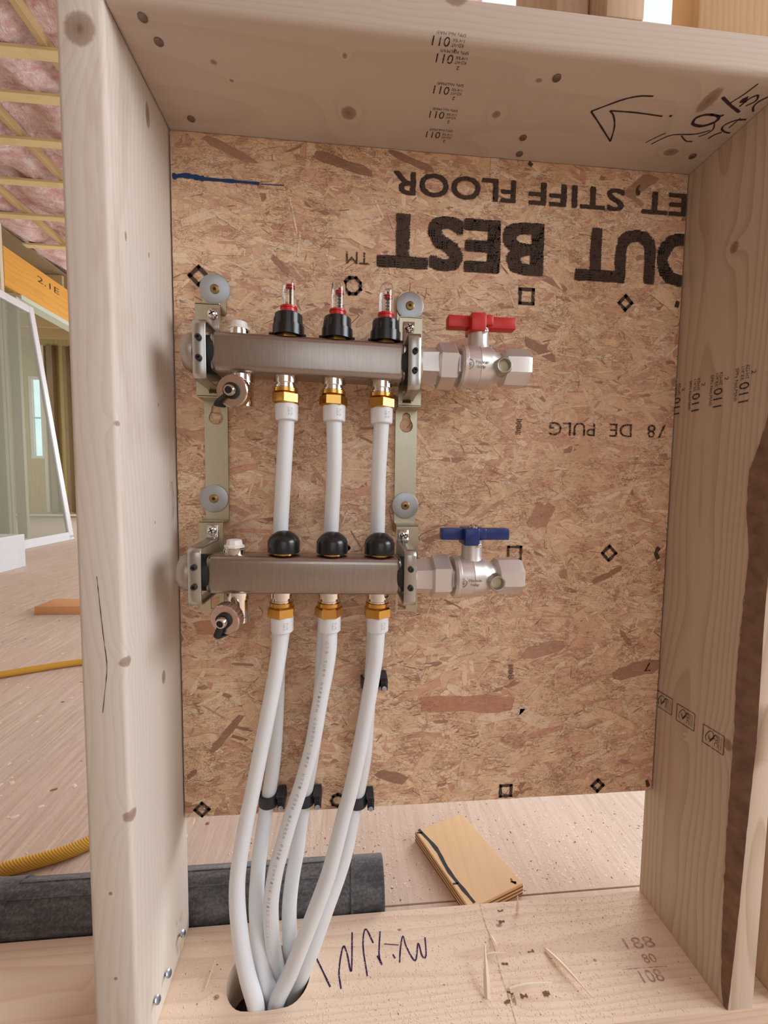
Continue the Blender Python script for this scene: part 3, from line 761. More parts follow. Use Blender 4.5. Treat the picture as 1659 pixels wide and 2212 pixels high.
bmesh.ops.bisect_plane(bm, geom=geom, plane_co=(0, 125.8, 0), plane_no=(0, 1, 0), clear_outer=True)
tag(obj('grade_stamps', bm, INK2, HD, smooth=0, recalc=False), 'upside-down lumber grade stamps')
C5 = lambda a, b: onz(860+a/2.076, b/2.076, 426.3)
CC = lambda a, b: onz(1459+a/7.375, b/7.375, 426.3)
bm = bmesh.new(); ND = (0, 0, -1)
for ln, wd in (([(1145, 432), (1080, 432), (1000, 450), (865, 500)], 1.7), ([(865, 500), (905, 560), (952, 635)], 1.7), ([(952, 635), (970, 570), (966, 520), (950, 497)], 1.7), ([(950, 497), (1060, 505), (1185, 522)], 1.7), ([(1216, 520), (1228, 521)], 2.6),
               ([(1110, 640), (1160, 615), (1200, 597)], 1.2), ([(1135, 647), (1185, 622), (1235, 605), (1330, 602), (1400, 585)], 1.4), ([(1270, 608), (1290, 632), (1320, 635)], 1.4)):
    stroke(bm, [C5(a, b) for a, b in ln], ND, wd, .3)
for ln, wd in (([(270, 1960), (330, 1880), (480, 1830), (640, 1840), (690, 1880), (620, 1950), (430, 2010), (300, 1990), (270, 1960)], 3.0), ([(560, 1820), (700, 1850), (770, 1835)], 2.0), ([(625, 1960), (600, 2060), (500, 2130), (370, 2180)], 1.4),
               ([(1320, 1335), (1100, 1500), (880, 1640)], 1.5), ([(750, 1550), (880, 1680), (1020, 1790)], 2.6), ([(1020, 1700), (1170, 1580), (1310, 1520), (1280, 1610), (1120, 1690)], 1.7), ([(1475, 1545), (1330, 1620), (1245, 1700), (1240, 1780)], 1.9),
               ([(1130, 1905), (960, 1920), (790, 1990), (740, 2060), (800, 2110), (870, 2120)], 1.9), ([(1040, 1880), (850, 2040)], 1.3), ([(740, 2110), (620, 2150), (520, 2212)], 1.8), ([(1060, 1640), (1100, 1600), (1150, 1580)], 7.5)):
    stroke(bm, [CC(a, b) for a, b in ln], ND, wd, .3)
tag(obj('pen_arrow', bm, PEN, HD, smooth=0, recalc=False), 'hand-drawn arrow and scribbled note')

# right stud stamps
bm = bmesh.new(); XI = 318.0
for py_, yy in ((0, 131), (0, 101), (0, 70), (0, 38)):
    grade(bm, (XI-.02, yy-1, 164-(131-yy)*.02), (0, 0, -1), (0, -1, 0), 1.35)
geom = list(bm.verts)+list(bm.edges)+list(bm.faces)
tag(obj('grade_stamps', bm, INK2, RT, smooth=0, recalc=False), 'sideways lumber grade stamps')
bm = bmesh.new(); NX = (-1, 0, 0)
for (px, py) in ((1434, 1517), (1480, 1549), (1540, 1597)):
    q_ = onx(px, py, 318.6); a_, b_ = Vector((318.6, q_.y, q_.z)), 10.5
    def sq(u, v): return Vector((318.6, a_.y-u, a_.z-v+(u*.05)))
    P = [sq(-14, -11), sq(14, -11), sq(14, 11), sq(-14, 11)]
    for A_, B_ in zip(P, P[1:]+P[:1]): stroke(bm, [A_, B_], NX, .9)
    stroke(bm, [sq(-9, 7), sq(-10, 1), sq(-6, -6), sq(-2, -8), sq(1, -3), sq(-2, 2), sq(-5, 6)], NX, .9)
    stroke(bm, [sq(-6, -2), sq(-4, 3), sq(3, -7)], NX, 1.1)
    text_box(bm, 'FSC', sq(2.0, -7), (0, 0, -1), (0, -1, 0), 14, 4.4)
    for w_ in (8, 10.5): stroke(bm, [sq(w_, -8), sq(w_, 8)], NX, .5)
tag(obj('certification_stamps', bm, INK2, RT, smooth=0, recalc=False), 'row of boxed tree stamps')

bm = bmesh.new()
CR = plain('open_check', (92, 68, 54), .9)
for pts_, w_ in (([(209, 1245), (216, 1310), (224, 1380), (231, 1440), (226, 1500), (222, 1540)], .7),):
    stroke(bm, [at(a, b, -.12) for a, b in pts_], NN, w_, 1.2)
obj('drying_check', bm, CR, LT, smooth=0, recalc=False)
bm = bmesh.new(); stroke(bm, [onx(371, 1040, -315.5), onx(376, 1080, -315.5), onx(374, 1120, -315.5)], (1, 0, 0), .8, 1.2); obj('drying_check', bm, CR, LT, smooth=0, recalc=False)

# marker and pencil on the plate
C6 = lambda a, b: onz(300+a/2.37, 1750+b/2.37, ZS+.3)
C8 = lambda a, b: onz(860+a/2.076, 1680+b/2.076, ZS+.3)
bm = bmesh.new(); NU = (0, 0, 1)
for ln in ([(905, 750), (930, 800), (980, 905)], [(1035, 915), (1025, 820), (1045, 700), (1065, 730), (1088, 825), (1092, 625)], [(1170, 850), (1150, 720), (1150, 640), (1165, 610), (1200, 680)], [(1235, 620), (1230, 740), (1245, 790), (1220, 745)],
           [(1300, 738), (1312, 758)], [(1335, 780), (1340, 700), (1352, 645), (1370, 700), (1415, 770), (1430, 680), (1450, 745), (1470, 745), (1465, 650)]):
    stroke(bm, [C6(a, b) for a, b in ln], NU, 1.9, .3)
stroke(bm, [C6(1255, 685), C6(1330, 690)], NU, .9)
tag(obj('marker_scribble', bm, PENB, SP, smooth=0, recalc=False), 'purple zigzag marker scribble')
bm = bmesh.new()
for ln in ([(365, 560), (385, 640), (430, 760), (460, 880), (500, 1000), (530, 1105)], [(1010, 860), (1100, 852), (1205, 845)]):
    bm = bmesh.new(); stroke(bm, [C8(a, b) for a, b in ln], NU, .9); obj('pencil_line', bm, PENCIL, SP, smooth=0, recalc=False)
for s_, a, b, wd in (('188', 1030, 770, 40), ('80', 1110, 832, 17), ('108', 1105, 922, 28)):
    q_ = C8(a, b); bm = bmesh.new(); text_box(bm, s_, (q_.x, q_.y, ZS+.3), (1, 0, 0), (0, 1, 0), wd, 13 if s_ != '80' else 10)
    obj('pencil_number', bm, PENCIL, SP, smooth=0, recalc=False)

# nail heads in the header, nails toed into the plate
bm = bmesh.new(); lathe(bm, [(-3, 1.5), (-.3, 1.5), (-.3, 4.0), (.6, 4.0), (1.1, 3.2)], (0, 0, 0), (0, 0, -1), 20)
nl = [(-290.8, 9.5, 'nearest the top left corner'), (-285.9, 28.9, 'second from the top left corner'), (-286.2, 109, 'at the back left near the strand board'), (88, 23.4, 'near the front right of the arrow-side stamps'), (85.1, 94.4, 'nearer of the two behind the knot'), (90.6, 117.4, 'farther of the two against the strand board'), (297.9, 98.5, 'at the back right corner')]
nail0 = None
for x, y, l in nl:
    lab = 'grey nail head in the top board, '+l
    if nail0 is None:
        nail0 = obj('nail', bm, NAILM, loc=(0, 0, 0)); tag(nail0, lab, 'nail', 'nail heads in the top board'); nail0.location = Vector((x, y, 426.2))*S
    else: dup(nail0, (x, y, 426.2), lab)
bm = bmesh.new(); lathe(bm, [(-16, 1.6), (0, 1.6), (0, 4.0), (1, 4.0), (1.5, 3.0)], (0, 0, 0), (.9, -.2, .5), 18)
n0 = None
for (px, py), l in (((395, 2017), 'farthest bright nail toed into the bottom plate at the left stud'), ((364, 2103), 'middle bright nail toed into the bottom plate at the left stud'), ((340, 2160), 'nearest dull nail toed into the bottom plate at the left stud')):
    q_ = onx(px, py, -312); q_.z = max(q_.z, ZS+3)
    if n0 is None: n0 = obj('nail', bm, GALV, loc=(0, 0, 0)); tag(n0, l, 'nail', 'nails at the foot of the left stud'); n0.location = q_*S
    else: dup(n0, q_, l)

# ------------------------------------------------------------------ mounting brackets
YP = 98.0
def bracket(xc, xo, dz, label):
    """xc: strip centre, xo: clamp centre in front"""
    t = thing('mounting_bracket', label, 'bracket', (xc, 126, -120+dz))
    w_ = 13.4; bm = bmesh.new()
    zt, zs, zm, zb = 226+dz, 125+dz, -17+dz, -122+dz
    # flat parts on the board
    key = [(xc-5*math.cos(a), 117+dz+5*math.sin(a)) for a in [PI*i/8 for i in range(9)]]
    key = [(xc+5.2*math.cos(a), 116+dz+5.2*math.sin(a)) for a in [-.3+ (PI+.6)*i/10 for i in range(11)]] + [(xc+8.3*math.cos(a), 105+dz+8.3*math.sin(a)) for a in [PI-.75+(PI+1.5)*i/20 for i in range(21)]]
    f3 = lambda a, b, h: (a, h, b)
    plate(bm, [(xc-w_, zs), (xc+w_, zs), (xc+w_, zm), (xc-w_, zm)], [key], f3, 123.2, 125.7)
    top = [(xc-w_, zt), (xc+w_, zt)]+[(xc+w_*math.cos(a), 253+dz+w_*math.sin(a)) for a in [PI*i/12 for i in range(13)]]
    plate(bm, top, [], f3, 123.2, 125.7)
    # raised parts carrying the clamps
    for z1_, z0_, xs in ((zt, zs, xo-1), (zm, zb, xo-3)):
        slot = [(xs-5, z0_+3), (xs+5, z0_+3), (xs+5, z0_+17), (xs-5, z0_+17)]
        plate(bm, [(xc-w_, z1_), (xc+w_, z1_), (xc+w_, z0_), (xc-w_, z0_)], [slot] if xc-w_ < xs-6 and xs+6 < xc+w_ else [], f3, YP, YP+2.5)
    for z_ in (zt, zs, zm):
        box(bm, xc-w_, xc+w_, YP, 125.7, z_-1.25, z_+1.25, .5, 1)
    obj('rail', bm, ZINC, t, smooth=30)
    return t
def clamp(t, x0, x1, zc, yf, neck_r, ydark, sz=51):
    """pressed strap round the end of a bar"""
    xm = (x0+x1)/2; bm = bmesh.new()
    path = [(YP-1.8, zc+sz+6.5), (YP-1.8, zc+36), (YP-3.5, zc+32), (YP-9, zc+30), (yf+7, zc+29), (yf+2.5, zc+28), (yf+.3, zc+24), (yf, zc+16), (yf, zc-17), (yf+.3, zc-25), (yf+2.5, zc-28.5), (yf+7, zc-29.5), (YP-8, zc-30), (YP+6, zc-32)]
    sweep_rect(bm, path, x0, x1, 2.2)
    bmesh.ops.bevel(bm, geom=[e for e in bm.edges], offset=.35, segments=1, affect='EDGES')
    c = obj('clamp', bm, ZCL, t, smooth=50)
    bm = bmesh.new(); lathe(bm, [(0, 5.2), (1.2, 5.8), (2.6, 5.0), (3.6, 3.2), (3.9, 0.01)], (xm, YP-2.8, zc+sz), (0, -1, 0), 24); obj('clamp_screw', bm, CH, c)
    bm = bmesh.new(); 
    for a in (.5, .5+PI/2): 
        d_ = Vector((math.cos(a), 0, math.sin(a)))*3.4; s2 = Vector((-math.sin(a), 0, math.cos(a)))*.55; o_ = Vector((xm, YP-6.6, zc+sz))
        hexa(bm, [o_+p_*d_+q_*s2+Vector((0, r_, 0)) for p_ in (-1, 1) for r_ in (-.25, 1.2) for q_ in (-1, 1)])
    obj('slot_shade', bm, RSHADE, c, smooth=0)  # raised dark cross; the slot's shade is in its colour
    for dz in (10, -10):
        bm = bmesh.new(); lathe(bm, [(0, 3.2), (3.4, 3.0), (3.8, 2.4), (3.8, 1.3), (1.5, 1.2)], (xm+.3, yf-1.4, zc+dz), (0, -1, 0), 16, cap=False); obj('set_pin', bm, BLK2, c)
    bm = bmesh.new(); ydc = ydark
    lathe(bm, [(0, 19.6), (x1-x0+7, 19.6)], (x0-2 if x0 < -200 else x0-6, ydc, zc), (1, 0, 0), 36); obj('rubber_ring', bm, BLK2, t)
UC_, LC_ = 72.0, 60.0
tL = bracket(-269.0, -262.5, 0, 'left zinc mounting bracket clamping the closed ends of both manifold bars')
clamp(tL, -269, -256, 163, 50, 19, UC_); clamp(tL, -273.5, -260.5, -67.5, 38, 19, LC_, 41)
tR = bracket(-40.5, -43, -4, 'right zinc mounting bracket clamping the valve ends of both manifold bars')
clamp(tR, -50, -36.5, 158.5, 50, 19, UC_); clamp(tR, -52.5, -39.5, -71, 38, 19, LC_, 39)

# large washers with screws
def star(r0, r1, n=6): return [((r0 if i % 2 else r1)*math.cos(PI*i/n), (r0 if i % 2 else r1)*math.sin(PI*i/n)) for i in range(2*n)]
W0 = None
for x, z, y, rot, l in ((-267.5, 252, 121.6, (.12, 0, .1), 'tilted washer and bronze screw at the top of the left bracket'), (-272.3, 8.7, 122.0, None, 'washer and bronze screw halfway down the left bracket'),
                        (-38.6, 244.6, 121.8, None, 'bright washer and bronze screw at the top of the right bracket'), (-40.4, 2, 122.0, None, 'bluish washer and bronze screw halfway down the right bracket')):
    if W0 is None:
        W0 = thing('washer_screw', l, 'screw', (0, 0, 0), 'fender washers fixing the brackets')
        bm = bmesh.new(); lathe(bm, [(-.8, 16.2), (.7, 16.6), (1.1, 15.6), (1.0, 5), (-.8, 5)], (0, 0, 0), (0, -1, 0), 48, cap=False); obj('washer', bm, WASH, W0)
        bm = bmesh.new(); lathe(bm, [(-.5, 2.5), (.6, 5.2), (1.9, 5.2), (2.3, 4.6)], (0, 0, 0), (0, -1, 0), 28); h_ = obj('screw_head', bm, BRONZE, W0)
        bm = bmesh.new(); plate(bm, star(1.4, 2.7), [], lambda a, b, h: (a, h, b), -2.45, -1.0); obj('star_recess_shade', bm, RSHADE, h_, smooth=0)  # solid star on the head, coloured as the shade of its hollow
        W0.location = Vector((x, y, z))*S
        if rot: W0.rotation_euler = rot
        rt0 = W0
    else:
        r_ = dup(W0, (x, y, z), l); r_.rotation_euler = (0, .9*z*.01, 0)

# ------------------------------------------------------------------ manifolds
TILT = math.radians(1.1)
def manifold(kind, x0, x1, yc, zc, name, label):
    t = thing('manifold', label, 'manifold', ((x0+x1)/2, yc, zc-20)); cen = ((x0+x1)/2, yc, zc)
    def put(nm, bm, m, par=None, **kw):
        rotbm(bm, cen, TILT); return obj(nm, bm, m, par or t, **kw)
    bm = bmesh.new(); box(bm, x0, x1, yc-18, yc+18, zc-20.5, zc+20.5, 7.5, 5); put('bar', bm, BAR, smooth=60)
    bm = bmesh.new(); lathe(bm, [(0, 19), (3, 20.5), (9, 20), (14, 16.5), (16, 10), (16.5, 0.01)], (x0-14, yc, zc), (-1, 0, 0), 36); put('end_plug', bm, PLUG)
    zt, zb = zc+20.5, zc-20.5
    if kind == 'upper':
        fx = (-177.5, -125.5, -73.0); ox = (-179.2, -127.9, -75.6); dx = -225; wx = -228.6; dax = (-.14, -1, -.10)
    else:
        fx = (-181.5, -129.6, -77.7); ox = (-183.2, -131.6, -78.3); dx = -229; wx = -233.8; dax = (-.27, -1, -.17)
    for i, x in enumerate(fx):
        if kind == 'upper':
            bm = bmesh.new(); lathe(bm, [(1, 15.5), (1.4, 17.0), (12.4, 16.6), (12.6, 15.0), (23.6, 14.6), (24.4, 13.8), (24.5, 9)], (x, yc, zt+1), (0, 0, 1), 40)
            for q_ in range(8):
                a = 2*PI*q_/8+.35; c_ = Vector((x+15.6*math.cos(a), yc+15.6*math.sin(a), zt+12))
                tube(bm, [c_+Vector((0, 0, -2)), c_+Vector((-1.0*math.cos(a), -1.0*math.sin(a), 9))], .8, 6)
            for a in (.2, PI-.2):
                lathe(bm, [(0, 1.6), (3.5, 1.4)], (x+16*math.cos(a), yc-6, zt+3), (math.cos(a), 0, 0), 10)
            f_ = put('flow_meter', bm, BLACK, smooth=24)
            bm = bmesh.new(); lathe(bm, [(0, 12.5), (3.2, 12.5)], (x, yc, zt-.8), (0, 0, 1), 6, .3); put('brass_seat', bm, BRASS, f_, smooth=20)
            bm = bmesh.new(); lathe(bm, [(0, 8.6), (1, 9.2), (3, 9.2), (3.4, 8.4), (6, 8.4), (6.4, 9.1), (8.4, 9.1), (9, 8.0)], (x, yc, zt+25), (0, 0, 1), 32); put('red_collar', bm, REDT, f_)
            bm = bmesh.new(); lathe(bm, [(0, 7.8), (24, 7.7), (29, 7.3), (32, 5.8), (33.6, 3.2), (34, 0.02)], (x, yc, zt+32), (0, 0, 1), 28, cap=False); put('glass_tube', bm, CLEAR, f_, smooth=80)
            bm = bmesh.new(); lathe(bm, [(0, .9), (24, .9)], (x+1.2, yc, zt+33), (0, 0, 1), 10)
            for q_ in range(6 if i else 1): lathe(bm, [(0, 1.7), (1.2, 1.7)], (x+1.2, yc, zt+34+q_*3.5), (0, 0, 1), 10)
            put('scale_rod', bm, BLK2, f_)
            bm = bmesh.new(); lathe(bm, [(0, 2.5), (.8, 4.4), (1.6, 4.4), (2.4, 2.4), (3.2, 4.0), (4, 4.0), (4.5, 2)], (x+1.2, yc, zt+(52 if i == 0 else 50 if i == 1 else 49)), (0, 0, 1), 20); put('indicator_float', bm, REDT, f_)
            bm = bmesh.new()
            for q_ in range(9): box(bm, x-4.9, x-2.4, yc-5.6, yc-5.3, zt+35+q_*1.7, zt+35.8+q_*1.7)
            put('scale_print', bm, WHITE, f_, smooth=0)
        else:
            bm = bmesh.new(); lathe(bm, [(2, 16.6), (2.4, 17.1), (14, 17.1), (18, 15.4), (21.5, 12), (24.6, 7), (25.6, 0.02)], (x, yc, zt), (0, 0, 1), 12, .2); c_ = put('valve_cap', bm, BLACK, smooth=32)
            bm = bmesh.new(); lathe(bm, [(0, 12), (2.8, 12)], (x, yc, zt-.6), (0, 0, 1), 28); put('brass_seat', bm, BRASS, c_)
    for i, x in enumerate(ox):
        bm = bmesh.new(); lathe(bm, [(-1, 13.0), (6, 13.0), (6.2, 11.0), (9, 11.0), (9.2, 11.8), (10.4, 11.8), (10.6, 11), (13, 11)], (x, yc, zb), (0, 0, -1), 12 if False else 24); o_ = put('outlet', bm, CH)
        bm = bmesh.new(); lathe(bm, [(11.2, 12.4), (11.4, 12.9), (15.2, 12.9), (15.4, 12.3), (16, 13.0)], (x, yc, zb), (0, 0, -1), 30)
        lathe(bm, [(15.8, 13.2), (17.6, 15.4), (26.4, 15.6), (28.2, 12.5)], (x, yc, zb), (0, 0, -1), 6, .5+i*.5); put('brass_nut', bm, BRASS, o_, smooth=25)
    # air vent
    bm = bmesh.new(); lathe(bm, [(-1, 11.2), (4.5, 11.2), (5.2, 10), (7, 10)], (wx, yc, zt), (0, 0, 1), 28); a_ = put('air_vent', bm, CH)
    bm = bmesh.new(); lathe(bm, [(6.5, 10.6), (8.5, 10.8), (9.5, 8.6), (14, 8.0), (14.8, 6.5)], (wx, yc, zt), (0, 0, 1), 10 if kind != 'upper' else 28); put('vent_cap', bm, WHITE, a_, smooth=25)
    # drain valve
    bm = bmesh.new(); lathe(bm, [(-1, 12.6), (8, 12.6), (8.4, 11.4), (27, 11.4), (27.4, 12), (33, 12), (34, 10)], (dx, yc, zb), (0, 0, -1), 30)
    ax = Vector(dax).normalized(); c0 = Vector((dx, yc, zb-19)); lathe(bm, [(0, 8.5), (19, 8.5)], c0, ax, 24); d_ = put('drain_valve', bm, CH)
    bm = bmesh.new(); n_ = 72; a, u, v = frame_of(ax); rings = []
    for h, r, kn in ((17, 15.2, 0), (18, 16.0, 1), (27, 16.0, 1), (28.2, 15.2, 0), (28.4, 7, 0)):
        rings.append([bm.verts.new(c0+a*h+(u*math.cos(2*PI*i/n_)+v*math.sin(2*PI*i/n_))*(r+(.45 if kn and i % 2 else 0))) for i in range(n_)])
    for A, B in zip(rings, rings[1:]):
        for i in range(n_): bm.faces.new((A[i], A[(i+1)%n_], B[(i+1)%n_], B[i]))
    bm.faces.new(rings[0]); bm.faces.new(rings[-1]); put('drain_cap', bm, steel('cap_face', (214, 194, 180), .24, 'N', .06, 200), d_)
    bm = bmesh.new(); lathe(bm, [(27, 6.2), (36, 5.4), (36.6, 4.9), (36.6, 3.6), (31, 3.4)], c0, ax, 28, cap=False); put('spindle', bm, CH, d_)
    bm = bmesh.new(); e0 = c0+a*36.3
    hexa(bm, [e0+u*p_*2.7+v*q_*2.7+a*r_ for p_ in (-1, 1) for q_ in (-1, 1) for r_ in (-2, .25)]); put('square_socket', bm, RSHADE, d_, smooth=0)  # dark block filling the bore, its colour painting the socket's shade
    bm = bmesh.new(); lathe(bm, [(28.4, 8.3), (31, 8.2), (31, 6.2)], c0, ax, 28, cap=False)
    dn = (Vector((-.72, 0, -.62)) if kind == 'upper' else Vector((-.35, 0, -.9))).normalized()
    P = catmull([c0+a*30+dn*6, c0+a*30.5+dn*12, c0+a*30+dn*17, c0+a*25+dn*20, c0+a*17+dn*19+Vector((4, 0, -1))], 6)
    tube(bm, P, 3.6, 12, flat=.5); put('cap_strap', bm, BLK2, d_)
    return t
manifold('upper', -255.5, -50, UC_, 161.5, 'manifold', 'upper stainless manifold bar with three clear red-collared flow meters')
manifold('lower', -259.5, -53, LC_, -69.0, 'manifold', 'lower stainless manifold bar with three black domed caps')

# ------------------------------------------------------------------ ball valves
def ball_valve(xo, yc, zc, colm, hname, label):
    t = thing('ball_valve', label, 'valve', (xo+30, yc, zc-24)); X = (1, 0, 0)
    bm = bmesh.new(); lathe(bm, [(-38.5, 17), (-38, 20.5), (-33.5, 20.5), (-33, 18)], (xo, yc, zc), X, 36); lathe(bm, [(-33.5, 18.5), (-33, 19.4), (-13, 20.4)], (xo, yc, zc), X, 6, PI/6); obj('tail_piece', bm, CAST, t, smooth=22)
    bm = bmesh.new(); lathe(bm, [(-16, 21), (-13.5, 24.8), (3.5, 24.8), (6, 22)], (xo, yc, zc), X, 6, PI/6+(.2 if xo == 0 else 0)); obj('union_nut', bm, CAST, t, smooth=22)
    bm = bmesh.new(); lathe(bm, [(4, 17.5), (13, 17.5)], (xo, yc, zc), X, 6, PI/6)
    lathe(bm, [(8.5, 15), (9.5, 22.5), (12, 24.3), (15, 24.3), (16.5, 22.4), (19, 22.8), (29.5, 22.9), (30, 23.4), (31, 22.9), (41, 22.4), (46, 20.5), (50, 17.5), (55, 15.5), (60, 15.5)], (xo, yc, zc), X, 48)
    lathe(bm, [(56, 15), (60, 21.0), (83, 21.6), (87.5, 20.2), (87.5, 14), (70, 13)], (xo, yc, zc), X, 8, PI/8, cap=False)
    xs = 31.8+xo
    lathe(bm, [(14, 14), (20, 12.8), (24, 11.6), (41, 11.3), (42, 10.2)], (xs, yc, zc), (0, 0, 1), 36)
    bd = obj('body', bm, CAST, t, smooth=32)
    q_ = (54.0+xo, zc-3.0)
    bm = bmesh.new(); lathe(bm, [(-24, 10), (-1, 9.0), (0, 8.5), (.6, 8.0), (.4, 6.9), (-1, 6.4), (-7, 6.2)], (q_[0], yc-25, q_[1]), (0, -1, 0), 32, cap=False); pr = obj('port_boss', bm, ZCL, t)
    bm = bmesh.new(); lathe(bm, [(-7, 6.3), (-5.4, 6.3), (-5.2, 5.4)], (q_[0], yc-25, q_[1]), (0, -1, 0), 28); obj('port_plug', bm, CREAM, pr)
    # raised foundry mark
    bm = bmesh.new(); lx, lz = xo+15.5, zc-2.5
    def sy(z): return yc-math.sqrt(max(1, 22.9**2-(z-zc)**2))-.15
    for i in range(28):
        a, b = 2*PI*i/28, 2*PI*(i+1)/28
        p0 = Vector((lx+5.2*math.cos(a), 0, lz+5.2*math.sin(a))); p1 = Vector((lx+5.2*math.cos(b), 0, lz+5.2*math.sin(b)))
        for p_ in (p0, p1): p_.y = sy(p_.z)-.1
        tube(bm, [p0, p1], .42, 6)
    def curved(s_, x, z, wd, h):
        b2 = bmesh.new(); text_box(b2, s_, (x, 0, z), (1, 0, 0), (0, 0, 1), wd, h)
        r_ = bmesh.ops.extrude_face_region(b2, geom=b2.faces[:])
        for v in [g for g in r_['geom'] if isinstance(g, bmesh.types.BMVert)]: v.co.y -= .6
        mp = {v: bm.verts.new((v.co.x, v.co.y+sy(v.co.z)+.05, v.co.z)) for v in b2.verts}
        for f in b2.faces: addf(bm, [mp[v] for v in f.verts])
        b2.free()
    curved('ts', lx-3.1, lz-2.5, 6.2, 5.2)
    curved('Made in', lx+7.6, lz+.8, 14, 3.2); curved('Italy', lx+9.5, lz-4.6, 9.5, 3.6)
    tag(obj('raised_mark', bm, steel('raised_letters_metal', (188, 176, 168), .45, 'N', .1, 400), bd, smooth=0), 'cast circle mark and small words')
    # handle
    hz = zc+48; bm = bmesh.new()
    box(bm, xo-4, xs-10, yc-6, yc+7, hz-6.4, hz+6.4, 1.2, 2)
    box(bm, xs+8, xo+73, yc-6, yc+7, hz-6.4, hz+6.4, 1.2, 2)
    box(bm, xs-12, xs+5, yc-14, yc+13, hz-12, hz+7.4, 2.0, 2)
    box(bm, xs+2, xs+14, yc-10, yc+12, hz-4.5, hz+7.0, 2.0, 2)
    box(bm, xs+10, xs+13.5, yc+2, yc+12, hz-14, hz, 1, 1)
    h_ = obj(hname, bm, colm, t, smooth=40)
    bm = bmesh.new(); lathe(bm, [(0, 6.0), (1.6, 6.0), (3.2, 4.4), (3.8, .02)], (xs+1, yc, hz+7.3), (0, 0, 1), 24); obj('handle_screw', bm, CH, h_)
    bm = bmesh.new(); lathe(bm, [(0, 2.3), (2.2, 2.1), (2.6, 1.4)], (xs+4.5, yc-11.0, hz-11.5), (0, -1, 0), 14); obj('stop_pin', bm, CH, t)
    return t
ball_valve(0, UC_, 160.5, RED, 'handle', 'nickel ball valve with red tee handle on the upper manifold')
ball_valve(-4.6, LC_, -73.8, BLUE, 'handle', 'nickel ball valve with blue tee handle on the lower manifold')

# ------------------------------------------------------------------ PEX pipes
def pipe(paths, xo, yc, zs, label, sleeve_group, letters=None, bend=None):
    P = [Vector((xo, yc, zs)), Vector((xo, yc, zs-14))]+[at(a, b, c_) for a, b, c_ in paths]
    e_ = P[-1]; dr = (P[-1]-P[-2]).normalized(); P += [e_+dr*7+Vector((0, 0, -13)), e_+dr*9+Vector((0, 0, -45))]
    pts = catmull(P, 8); bm = bmesh.new()
    tube(bm, pts, lambda t: 9.4 if t < .03 else 8.6+.9*max(0, t-.4)/.6, 22)
    t = thing('water_pipe', label, 'pipe', (xo, yc, zs), 'white plastic heating pipes')
    obj('tube', bm, PEX, t, smooth=80)
    bm = bmesh.new(); lathe(bm, [(-1, 11.6), (-.2, 12.4), (15.4, 12.1), (16.4, 11.3), (16.6, 9)], (xo, yc, zs), (0, 0, -1), 32); s_ = obj('sleeve', bm, PEX, t)
    bm = bmesh.new()
    for a0, b0 in ((4, 6), (7.5, 5)):
        th = .55
        c_ = Vector((xo+12.5*math.sin(th), yc-12.5*math.cos(th), zs-4))
        text_box(bm, 'USA' if b0 == 6 else 'CE', c_+Vector((math.cos(th)*(a0-8), math.sin(th)*(a0-8), 0)), (0, 0, -1), (math.cos(th), math.sin(th), 0), 8, 2.0)
    obj('sleeve_print', bm, GREY, s_, smooth=0, recalc=False)
    if letters:
        bm = bmesh.new(); n = len(pts); L_ = [0]
        for a, b in zip(pts, pts[1:]): L_.append(L_[-1]+(b-a).length)
        for i, ch in enumerate(letters):
            if ch == ' ': continue
            s0 = 26+i*5.2; j = next((q_ for q_ in range(n) if L_[q_] > s0), None)
            if j is None or j >= n-2: break
            p_ = pts[j-1].lerp(pts[j], (s0-L_[j-1])/(L_[j]-L_[j-1])); d = (pts[j]-pts[j-1]).normalized()
            tc = (CAM_P-p_); out = Vector((-.25, -1, .0)); out = (out-d*out.dot(d)).normalized(); side = d.cross(out)
            text_box(bm, ch, p_+out*8.95+side*1.6, d, -side, 2.7, 3.2)
        obj('printed_text', bm, GREY, t, smooth=0, recalc=False)
    return t
U1, U2, U3 = -179.2, -127.9, -75.6
zU = 161.5-20.5-28.2; zL = -69-20.5-28.2
F1 = [(598, 1440, 61), (586, 1507, 63), (561, 1633, 66), (546, 1709, 67), (535, 1760, 66), (521, 1836, 64), (513, 1900, 62), (513, 1961, 60), (522, 2045, 57), (535, 2109, 55), (551, 2165, 52)]
B1 = [(614, 1000, 78), (609, 1090, 88), (606, 1150, 91), (604, 1240, 92), (603, 1340, 98), (601, 1430, 108), (597, 1557, 116), (592, 1633, 117), (584, 1696, 117), (575, 1747, 116), (562, 1836, 106), (556, 1900, 96), (554, 1961, 86), (560, 2045, 77), (571, 2109, 70), (582, 2142, 68)]
F2 = [(711, 1400, 60), (704, 1450, 61), (693, 1507, 62), (678, 1595, 64), (669, 1633, 65), (651, 1696, 66), (630, 1760, 67), (608, 1836, 68), (594, 1890, 69), (585, 1961, 72), (590, 2045, 77), (599, 2095, 82), (606, 2128, 85)]
B2 = [(722, 1000, 78), (718, 1090, 88), (715, 1150, 91), (709, 1240, 92), (703, 1330, 96), (698, 1400, 104), (691, 1507, 114), (676, 1620, 117), (664, 1690, 117), (654, 1747, 116), (642, 1836, 108), (631, 1900, 102), (625, 1961, 97), (626, 2024, 93), (630, 2065, 95), (634, 2100, 97)]
F3 = [(812, 1410, 60), (808, 1440, 61), (797, 1507, 62), (774, 1633, 65), (757, 1709, 66), (743, 1760, 66), (724, 1836, 64), (709, 1890, 63), (683, 1961, 61), (650, 2045, 60), (624, 2109, 60), (600, 2158, 57)]
